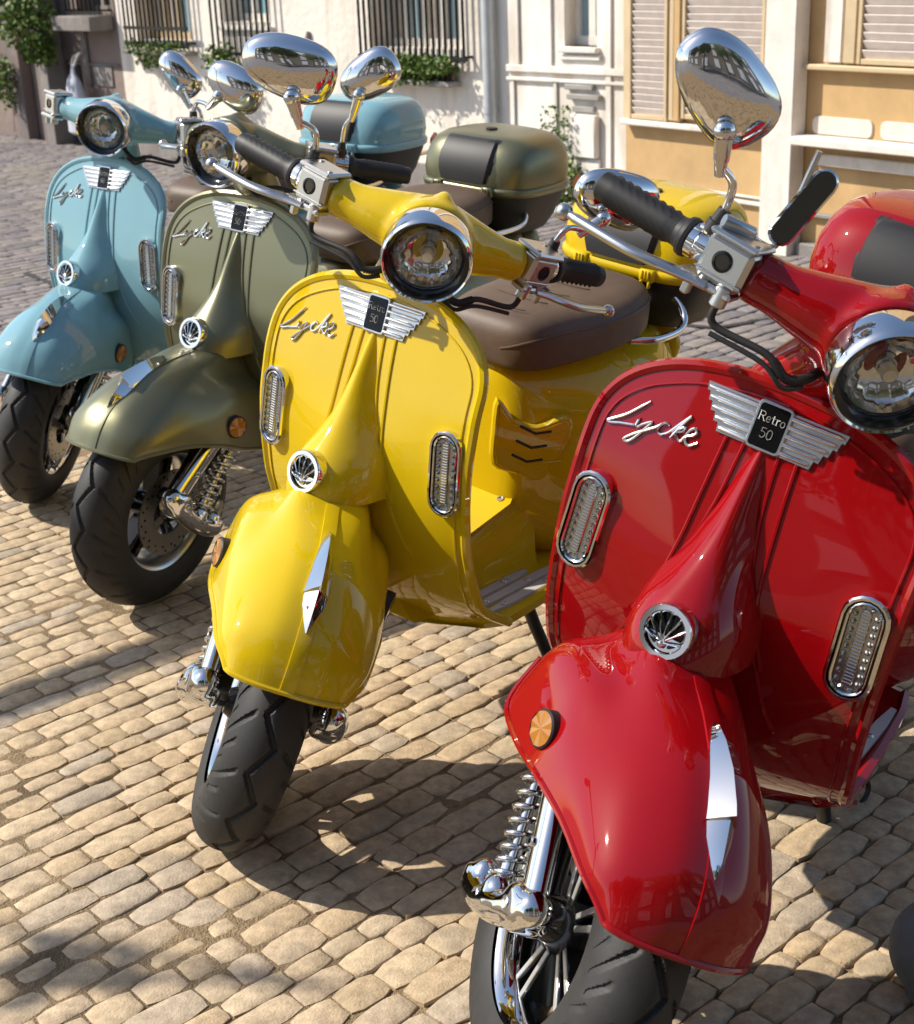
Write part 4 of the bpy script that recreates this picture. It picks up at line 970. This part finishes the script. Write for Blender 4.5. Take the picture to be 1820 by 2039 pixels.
# cream house with three barred windows
H = thing('cream_house', 'sunlit cream rendered house wall with three barred windows behind the scooters', 'house', WA)
holes = [(3.46, 4.20, .80, 2.2), (2.50, 3.04, .93, 2.2), (.64, 1.46, .80, 2.2)]
part('wall', wall_with_holes(.43, 4.47, -.05, 5.2, holes).mesh('wall', smooth=False), H, cream_m)
def window(x0, x1, z0, z1, panes, frame_m, glass_m, name='window', y=-.14):
    fr = MB(); t_ = .045
    wbox(fr, x0, x1, z0, z0 + t_, y - .03, y + .02); wbox(fr, x0, x1, z1 - t_, z1, y - .03, y + .02)
    n = panes; w_ = (x1 - x0) / n
    for i in range(n + 1): x = x0 + w_ * i; wbox(fr, max(x0, x - t_ / 2), min(x1, x + t_ / 2), z0 + t_, z1 - t_, y - .028, y + .018)
    f = part(name, fr.mesh(name, smooth=False), H, frame_m)
    for i in range(n):
        p = MB(); wbox(p, x0 + w_ * i + t_ / 2, x0 + w_ * (i + 1) - t_ / 2, z0 + t_, z1 - t_, y - .02, y - .008); part('pane', p.mesh('pane', smooth=False), f, glass_m[i % len(glass_m)])
    return f
f1 = window(3.46, 4.20, .80, 2.2, 4, tanlt_m, [pane_brown, pane_m, pane_brown, pane_brown]); grille(f1, 3.42, 4.235, .755, 2.1, 15, .07, (.775, .885))
f2 = window(2.50, 3.04, .93, 2.2, 3, pale_m, [blue_wood, blue_wood, pane_m]); grille(f2, 2.44, 3.10, .71, 2.1, 11, .06, (.735, 1.6))
f3 = window(.64, 1.46, .80, 2.2, 5, pale_m, [pane_brown, pane_m]); grille(f3, .585, 1.50, .735, 2.1, 19, .06, (.755, 1.5))
low = MB()                                                                 # low railing and ledge under the third window
lb = MB().tube([(0, 0, .635), (0, 0, .735)], .0075, 6).mesh('railing_bar')
ledge = MB(); wbox(ledge, .68, 1.34, .605, .635, .003, .095, .006); L3 = part('window_ledge', ledge.mesh('window_ledge'), H, grey_paint)
for i in range(16): part('railing_bar', lb, L3, iron_m, Matrix.Translation((.72 + i * .038, .06, 0)))
for x0, x1, z in ((3.40, 4.26, .735), (2.46, 3.08, .905)):
    sl_ = MB(); wbox(sl_, x0, x1, z - .028, z, -.13 if z > .9 else .003, .10 if z < .9 else .03, .006); part('window_sill', sl_.mesh('window_sill'), H, pale_m if z > .9 else greystone_m)
ww = MB().tube([(2.14, .012, .70), (2.10, .02, .76), (2.08, .012, .88)], [.02, .03, .012], 8); part('wall_hook', ww.mesh('wall_hook'), H, greystone_m)
plinth = MB(); wbox(plinth, .46, 4.45, -.03, .16, .003, .022, .004); part('plinth', plinth.mesh('plinth'), H, greystone_m)
plant('window_plant', 'trailing green plant on the sill of the leftmost barred window', WA, [(300, ((3.45, 4.15), (.04, .15), (.72, .80)), (.02, .04), 'box'), (200, ((3.75, 4.1), (.03, .14), (.60, .76)), (.02, .035), 'ball')], [[(3.9, .08, .74), (3.95, .12, .66), (3.97, .1, .6)], [(3.6, .08, .74), (3.55, .1, .78), (3.5, .08, .8)]], 1)
plant('window_plant', 'bushy plant hanging below the barred window with pale blue shutters', WA, [(520, ((2.74, 3.14), (.03, .2), (.50, .82)), (.02, .042), 'ball'), (180, ((2.80, 3.04), (.04, .17), (.42, .60)), (.015, .035), 'ball')], [[(2.95, .05, .72), (2.95, .12, .6), (2.9, .12, .48)], [(2.95, .05, .72), (3.02, .1, .78)]], 2)
plant('window_plant', 'row of leafy green plants along the ledge of the widest barred window', WA, [(850, ((.66, 1.34), (.03, .15), (.68, .775)), (.018, .04), 'box'), (250, ((.80, 1.2), (.05, .15), (.62, .72)), (.015, .035), 'box')], [[(x, .07, .64), (x + .03, .1, .74)] for x in (.75, .9, 1.05, 1.2)], 3)
tr = MB(); wbox(tr, .70, 1.32, .637, .70, .028, .048, .004); part('planter_front', tr.mesh('planter_front'), L3, clay_m)

# white house with small window and grey boxes
Wh = thing('white_house', 'narrow whitewashed house front with downpipe, small window and grey metal boxes', 'house', WA); H = Wh
part('wall', wall_with_holes(-.57, .43, -.05, 5.2, [(-.355, -.125, .835, 2.2)]).mesh('wall', smooth=False), Wh, white_m)
f = window(-.355, -.125, .835, 2.2, 2, pale_m, [blue_wood, pane_m], y=-.10)
q = MB(); wbox(q, -.375, -.105, .805, .835, -.10, .035, .005); part('window_sill', q.mesh('window_sill'), f, pale_m)
q = MB(); wbox(q, -.385, -.095, .770, .795, .003, .018, .004); part('window_sill', q.mesh('window_sill'), f, white_m)
for x0, x1, z0, z1, nm in ((-.56, .30, .70, .735, 'band'), (-.56, .30, .655, .672, 'band'), (-.075, -.05, .09, .655, 'pilaster'), (-.46, -.42, .05, 1.9, 'pilaster'), (.245, .27, .09, .655, 'pilaster'), (-.045, -.02, .74, 1.9, 'pilaster'), (.20, .225, .74, 1.9, 'pilaster')):
    q = MB(); wbox(q, x0, x1, z0, z1, .003, .020 if nm == 'band' else .014, .004); part('wall_' + nm, q.mesh('wall_' + nm), Wh, white_m)
for x0, x1, z0, z1, d in ((-.345, -.145, .625, .652, .03), (-.395, -.165, .578, .606, .035), (-.345, -.19, .515, .545, .02)):
    q = MB(); wbox(q, x0, x1, z0, z1, .003, d, .004); part('letter_plate', q.mesh('letter_plate'), Wh, grey_paint)
q = MB(); wbox(q, -.375, -.20, .29, .505, .003, .045, .006); wbox(q, -.385, -.24, .06, .285, .003, .025, .006); part('meter_box', q.mesh('meter_box'), Wh, white_m)
pp = MB().tube([(.40, .045, .10), (.40, .045, 5.1)], .036, 12); 
for z in (.5, 1.5, 2.6): pp.lathe([(.04, -.02), (.04, .02)], (.40, .045, z), (0, 0, 1), 12)
part('downpipe', pp.mesh('downpipe'), Wh, pipe_m)
plant('climbing_weed', 'tall straggly weed growing at the foot of the white house', WA, [(700, ((-.34, -.02), (.03, .22), (.02, .34)), (.015, .04), 'ball'), (260, ((-.22, -.04), (.02, .12), (.25, .55)), (.012, .03), 'box')], [[(-.2, .1, 0), (-.17, .1, .25), (-.12, .06, .5)], [(-.1, .1, 0), (-.1, .12, .2), (-.06, .1, .4)], [(-.25, .12, 0), (-.28, .14, .2)]], 4)

# ochre shop front with louvred shutters
T_ = thing('ochre_shopfront', 'ochre painted shopfront with white louvred shutters and a white pier', 'building', WB); H = T_
part('wall', wall_with_holes(-3.6, -.60, -.05, 5.2, []).mesh('wall', smooth=False), T_, tan_m)
def shutter(x0, x1, z0, z1, n, y=.012, vis=1):
    fr = MB(); t_ = .022
    wbox(fr, x0, x0 + t_, z0, z1, .003, .04, .003); wbox(fr, x1 - t_, x1, z0, z1, .003, .04, .003); wbox(fr, x0 + t_, x1 - t_, z0, z0 + t_, .003, .038, .003); wbox(fr, x0 + t_, x1 - t_, z1 - t_, z1, .003, .038, .003)
    f = part('shutter', fr.mesh('shutter'), T_, tanlt_m); pitch = (z1 - z0 - 2 * t_) / n
    for i in range(n):
        sl2 = MB().box((0, 0, 0), (x1 - x0 - 2 * t_ - .004, .006, pitch * 1.12), Matrix.Rotation(R(-24), 4, 'X'), .0012)
        part('slat', sl2.mesh('slat'), f, slat_m, Matrix.Translation(((x0 + x1) / 2, .024 + rng.uniform(-.002, .002), z0 + t_ + pitch * (i + .5))) @ Matrix.Rotation(rng.uniform(-.012, .012), 4, 'Y'))
shutter(-.925, -.655, .515, 1.95, 44); shutter(-1.53, -1.02, .535, 1.95, 43); shutter(-2.75, -2.03, .815, 1.95, 32)
for x0, x1, z0, z1, d, m_, nm in (
    (-.655, -.61, .50, 1.95, .03, tanlt_m, 'frame_post'), (-.965, -.93, .52, 1.95, .035, tanlt_m, 'frame_post'), (-1.015, -.97, .52, 1.95, .045, tan_m, 'frame_post'),
    (-1.56, -.61, .485, .512, .055, pale_m, 'window_ledge'), (-1.55, -.62, .175, .195, .025, pale_m, 'moulding'), (-1.55, -.62, .205, .218, .022, pale_m, 'moulding'), (-1.55, -.62, -.02, .06, .05, greystone_m, 'plinth'),
    (-1.75, -1.575, -.04, 5.0, .09, pale_m, 'pier'), (-1.945, -1.85, .815, 1.95, .03, pale_m, 'white_post'), (-2.02, -1.955, .815, 1.95, .035, tanlt_m, 'frame_post'),
    (-3.5, -1.76, .785, .808, .05, tanlt_m, 'window_ledge'), (-3.5, -1.76, .480, .515, .12, pale_m, 'window_ledge'), (-3.5, -1.84, .39, .44, .03, pale_m, 'signboard'), (-3.5, -1.76, .165, .185, .03, greystone_m, 'moulding'), (-3.5, -1.76, -.02, .05, .05, greystone_m, 'plinth')):
    q = MB(); wbox(q, x0, x1, z0, z1, .003, d, .005); part(nm, q.mesh(nm), T_, m_)

for x0, x1 in ((-2.11, -1.79), (-2.6, -2.15)):
    q = MB().prism(rrect(x1 - x0, .075, .028), frame(((x0 + x1) / 2, .003, .556), (0, 1, 0)), -.004, .006, .002); part('low_pane', q.mesh('low_pane'), T_, slat_m)
# pink house, shade painted into its wall colour, further up the street
P_ = thing('pink_house', 'pink house, its shade in the wall colour, with grey stone piers at far left', 'house', WA); H = P_
part('wall', wall_with_holes(4.47, 12, -.3, 5.2, [(4.55, 5.05, .98, 2.2)]).mesh('wall', smooth=False), P_, pink_m)
f = window(4.55, 5.05, .98, 2.2, 3, greystone_m, [hole_m]); grille(f, 4.54, 5.05, .97, 2.1, 9, .10, (.985, 1.6))
for x0, x1, z0, z1, d, m_, nm in ((4.52, 5.12, .86, .965, .20, greystone_m, 'balcony_slab'), (5.38, 5.52, -.2, 5, .16, greystone_m, 'pier'), (5.56, 5.66, -.2, 5, .12, pink_m, 'pier'), (5.98, 6.16, -.2, 5, .10, pink_m, 'pier'), (4.50, 5.30, .60, .615, .02, greystone_m, 'moulding'), (4.95, 5.02, .45, .86, .03, greystone_m, 'pilaster'), (4.62, 4.9, .45, .60, .012, greystone_m, 'wall_panel')):
    q = MB(); wbox(q, x0, x1, z0, z1, .003, d, .006); part(nm, q.mesh(nm), P_, m_)
q = MB(); wbox(q, 5.12, 5.34, .0, .62, .003, .012); part('doorway', q.mesh('doorway'), P_, hole_m)
plant('hanging_plant', 'large bright green bush spilling over the balcony of the pink house', WA, [(900, ((5.06, 5.75), (.05, .50), (.72, 1.25)), (.03, .06), 'ball'), (500, ((5.15, 5.50), (.1, .36), (.60, .85)), (.025, .05), 'ball')], [[(5.3, .1, .6), (5.35, .25, .9), (5.4, .25, 1.1)], [(5.3, .1, .6), (5.2, .2, .9)]], 5)
plant('hanging_plant', 'narrow dark green creeper on the pier at the far left', WA, [(400, ((6.0, 6.24), (.10, .26), (.24, .68)), (.02, .045), 'ball')], [[(6.1, .12, .2), (6.12, .16, .45), (6.1, .15, .66)]], 6)
plant('hanging_plant', 'small creeper cut by the left edge of the photo', WA, [(350, ((6.45, 6.75), (.10, .26), (.45, .80)), (.02, .045), 'ball')], [[(6.6, .12, .2), (6.6, .16, .45), (6.6, .15, .76)]], 8)
bag = MB(); bp = cr([(0, 0, .62), (.01, 0, .55), (.015, 0, .48), (.01, 0, .34), (0, 0, .16), (0, 0, .10)], 4); br_ = [lerp([(0, .012), (.2, .03), (.4, .08), (.65, .125), (.9, .13), (1, .10)], i / (len(bp) - 1)) for i in range(len(bp))]
bag.tube([(4.98 + p.x, .14, p.z) for p in bp], [(r * .6, r) for r in br_], 16, flat=(0, 1, 0)); bt = thing('cloth_bag', 'pale blue grey bag hanging by a loop on the pink wall', 'bag', WA)
cloth_m = mat('pale_cloth', (.50, .52, .58), .8, var=.2, vscale=14)
part('bag_body', bag.mesh('bag_body'), bt, cloth_m); lp = MB().tube(cr([(4.96, .14, .60), (4.95, .10, .68), (5.0, .02, .70), (5.02, .10, .67), (5.0, .14, .60)], 5), .010, 6); part('bag_handle', lp.mesh('bag_handle'), bt, pale_m)

# grey stone ball at the lower right corner
sb = thing('stone_ball', 'weathered grey stone ball bollard at the lower right corner', 'bollard', Matrix.Translation((.618, 1.575, 0)))
ball_m = mat('grey_stone', (.135, .15, .165), .8, bump=.5, bscale=60, dist=.006, var=.3, vscale=14)
bb = MB().ell((0, 0, .068), .070, nu=32, nv=20); part('ball', bb.mesh('ball'), sb, ball_m)
part('ball_foot', MB().lathe([(.04, -.02), (.045, .0), (.03, .010), (.028, .02)], n=24).mesh('ball_foot'), sb, ball_m)

# the house across the street: out of frame, seen only in the chrome and the gloss of the paint
OP = thing('opposite_house', 'house across the street seen only as reflections in the chrome', 'house', Matrix.Translation((0, -6.5, 0)))
ow = MB(); ow.box((0, -1.5, 3.7), (26, 3, 7.5)); part('wall', ow.mesh('wall', smooth=False), OP, mat('opposite_render', (.26, .23, .20), .9))
sky_pane_m = mat('sky_white_pane', (.85, .85, .88), .5)  # white puts the sky reflected in the windows into their colour
om = MB().box((0, 0, 0), (1.1, .06, 1.5)).mesh('window', smooth=False)
for i in range(9):
    for z in (1.2, 3.4, 5.7): part('window', om, OP, sky_pane_m, Matrix.Translation((-10.4 + i * 2.6, .01, z)))

# unseen lamp added at left, its arm set to shade a stripe of stones
post = thing('stripe_shade_lamp', 'unseen iron lamp added on the left so its arm shades a stripe of stones', 'street lamp', Matrix.Translation((-4.15, 2.46, 0)))
part('lamp_post', MB().lathe([(.085, -.02), (.085, .10), (.062, .13), (.055, .16), (.055, 2.62), (.07, 2.64), (.07, 2.68), (.05, 2.70)], n=20).mesh('lamp_post'), post, iron_m)
part('lamp_arm', MB().tube([(0, 0, 2.60), (1.34, 1.05, 2.60)], .055, 12).tube([(0, 0, 2.0), (.35, .28, 2.58)], .02, 8).mesh('lamp_arm'), post, iron_m)
part('lantern', MB().lathe([(.03, 2.56), (.06, 2.54), (.11, 2.48), (.085, 2.24), (.05, 2.20)], (1.30, 1.02, 0), (0, 0, 1), 8).mesh('lantern', 20), post, iron_m)
hb = thing('blotch_shade_basket', 'unseen plant basket added on the left to cast a dark blotch on stones', 'hanging basket', Matrix.Translation((-2.95, 2.07, 2.3)))  # added out of view to drop a leafy blotch of shade
part('basket', MB().lathe([(.015, -.07), (.035, -.05), (.05, 0)], n=14).mesh('basket'), hb, clay_m)
part('foliage', leaves(46, ((-.085, .085), (-.07, .07), (-.07, .11)), random.Random(5), (.04, .07), 'ball').mesh('foliage', smooth=False), hb, [leaf_m, leaf_lt])
part('hanger', MB().tube([(-1.18, .38, .42), (-.6, .19, .40), (0, 0, .38), (0, 0, 0)], .010, 6).mesh('hanger'), hb, iron_m)
tar_m = mat('tar_seam', (.035, .034, .036), .8, bump=.3, bscale=80)
for k, pts in enumerate((((-1.95, 6.75), (-1.72, 6.4), (-1.5, 6.0), (-1.38, 5.86), (-1.2, 5.6)), ((-1.75, 5.45), (-1.6, 5.42), (-1.4, 5.33)), ((-2.3, 8.9), (-2.0, 8.1), (-1.75, 7.5)), ((.75, 5.4), (.95, 5.2), (1.2, 5.3)))):
    p = cr([(a, b, -.004) for a, b in pts], 6); part('road_crack', MB().tube([(q.x + rng.uniform(-.008, .008), q.y + rng.uniform(-.008, .008), q.z) for q in p], [(.014 + .006 * math.sin(i * 1.7), .003) for i in range(len(p))], 6, flat=(1, 0, 0)).mesh('road_crack'), road, tar_m)

# plane trees across the street, behind the photographer: seen only in the chrome and the paint
tr_m = mat('plane_leaf', (.055, .095, .022), .5, var=.5, vscale=3); bark_m = mat('plane_bark', (.16, .13, .10), .9, bump=.6, bscale=14, var=.3, vscale=5)
rt_ = random.Random(11); tl_ = MB()
for i in range(5200):
    d = Vector((rt_.gauss(0, 1), rt_.gauss(0, 1), rt_.gauss(0, 1))).normalized() * rt_.random() ** .33; lob = 1 + .22 * math.sin(d.x * 7 + 1) * math.cos(d.y * 6 + d.z * 5)
    p = Vector((d.x * 1.7 * lob, d.y * 1.5 * lob, 4.0 + d.z * 1.6 * lob)); a = Vector((rt_.gauss(0, 1), rt_.gauss(0, 1), rt_.gauss(0, 1))).normalized(); b = a.orthogonal().normalized(); q_ = rt_.uniform(.07, .16)
    tl_.add([p, p + (a * .5 + b * .45) * q_, p + a * q_, p + (a * .5 - b * .45) * q_], [(0, 1, 2, 3)])
crown_me = tl_.mesh('crown', smooth=False)
tk = MB().tube([(0, 0, -.05), (.02, 0, 1.2), (-.03, .02, 2.6), (.05, 0, 3.6)], [.17, .14, .11, .07], 10)
for k in range(5): tk.tube([(0, 0, 2.4 + .2 * k), (.5 * math.cos(k * 1.3), .5 * math.sin(k * 1.3), 3.2 + .2 * k), (1.0 * math.cos(k * 1.3), 1.0 * math.sin(k * 1.3), 3.9 + .2 * k)], [.06, .04, .02], 7)
trunk_me = tk.mesh('trunk')
for k, x in enumerate((-5.2, -1.9, 1.6, 4.9)):
    t = thing('plane_tree', 'leafy plane tree behind the photographer, seen only as a reflection', 'tree', Matrix.Translation((x, -4.4 + .3 * (k % 2), -.02)) @ Matrix.Rotation(k * 1.7, 4, 'Z'), 'trees behind the photographer')
    part('crown', crown_me, t, tr_m); part('trunk', trunk_me, t, bark_m)
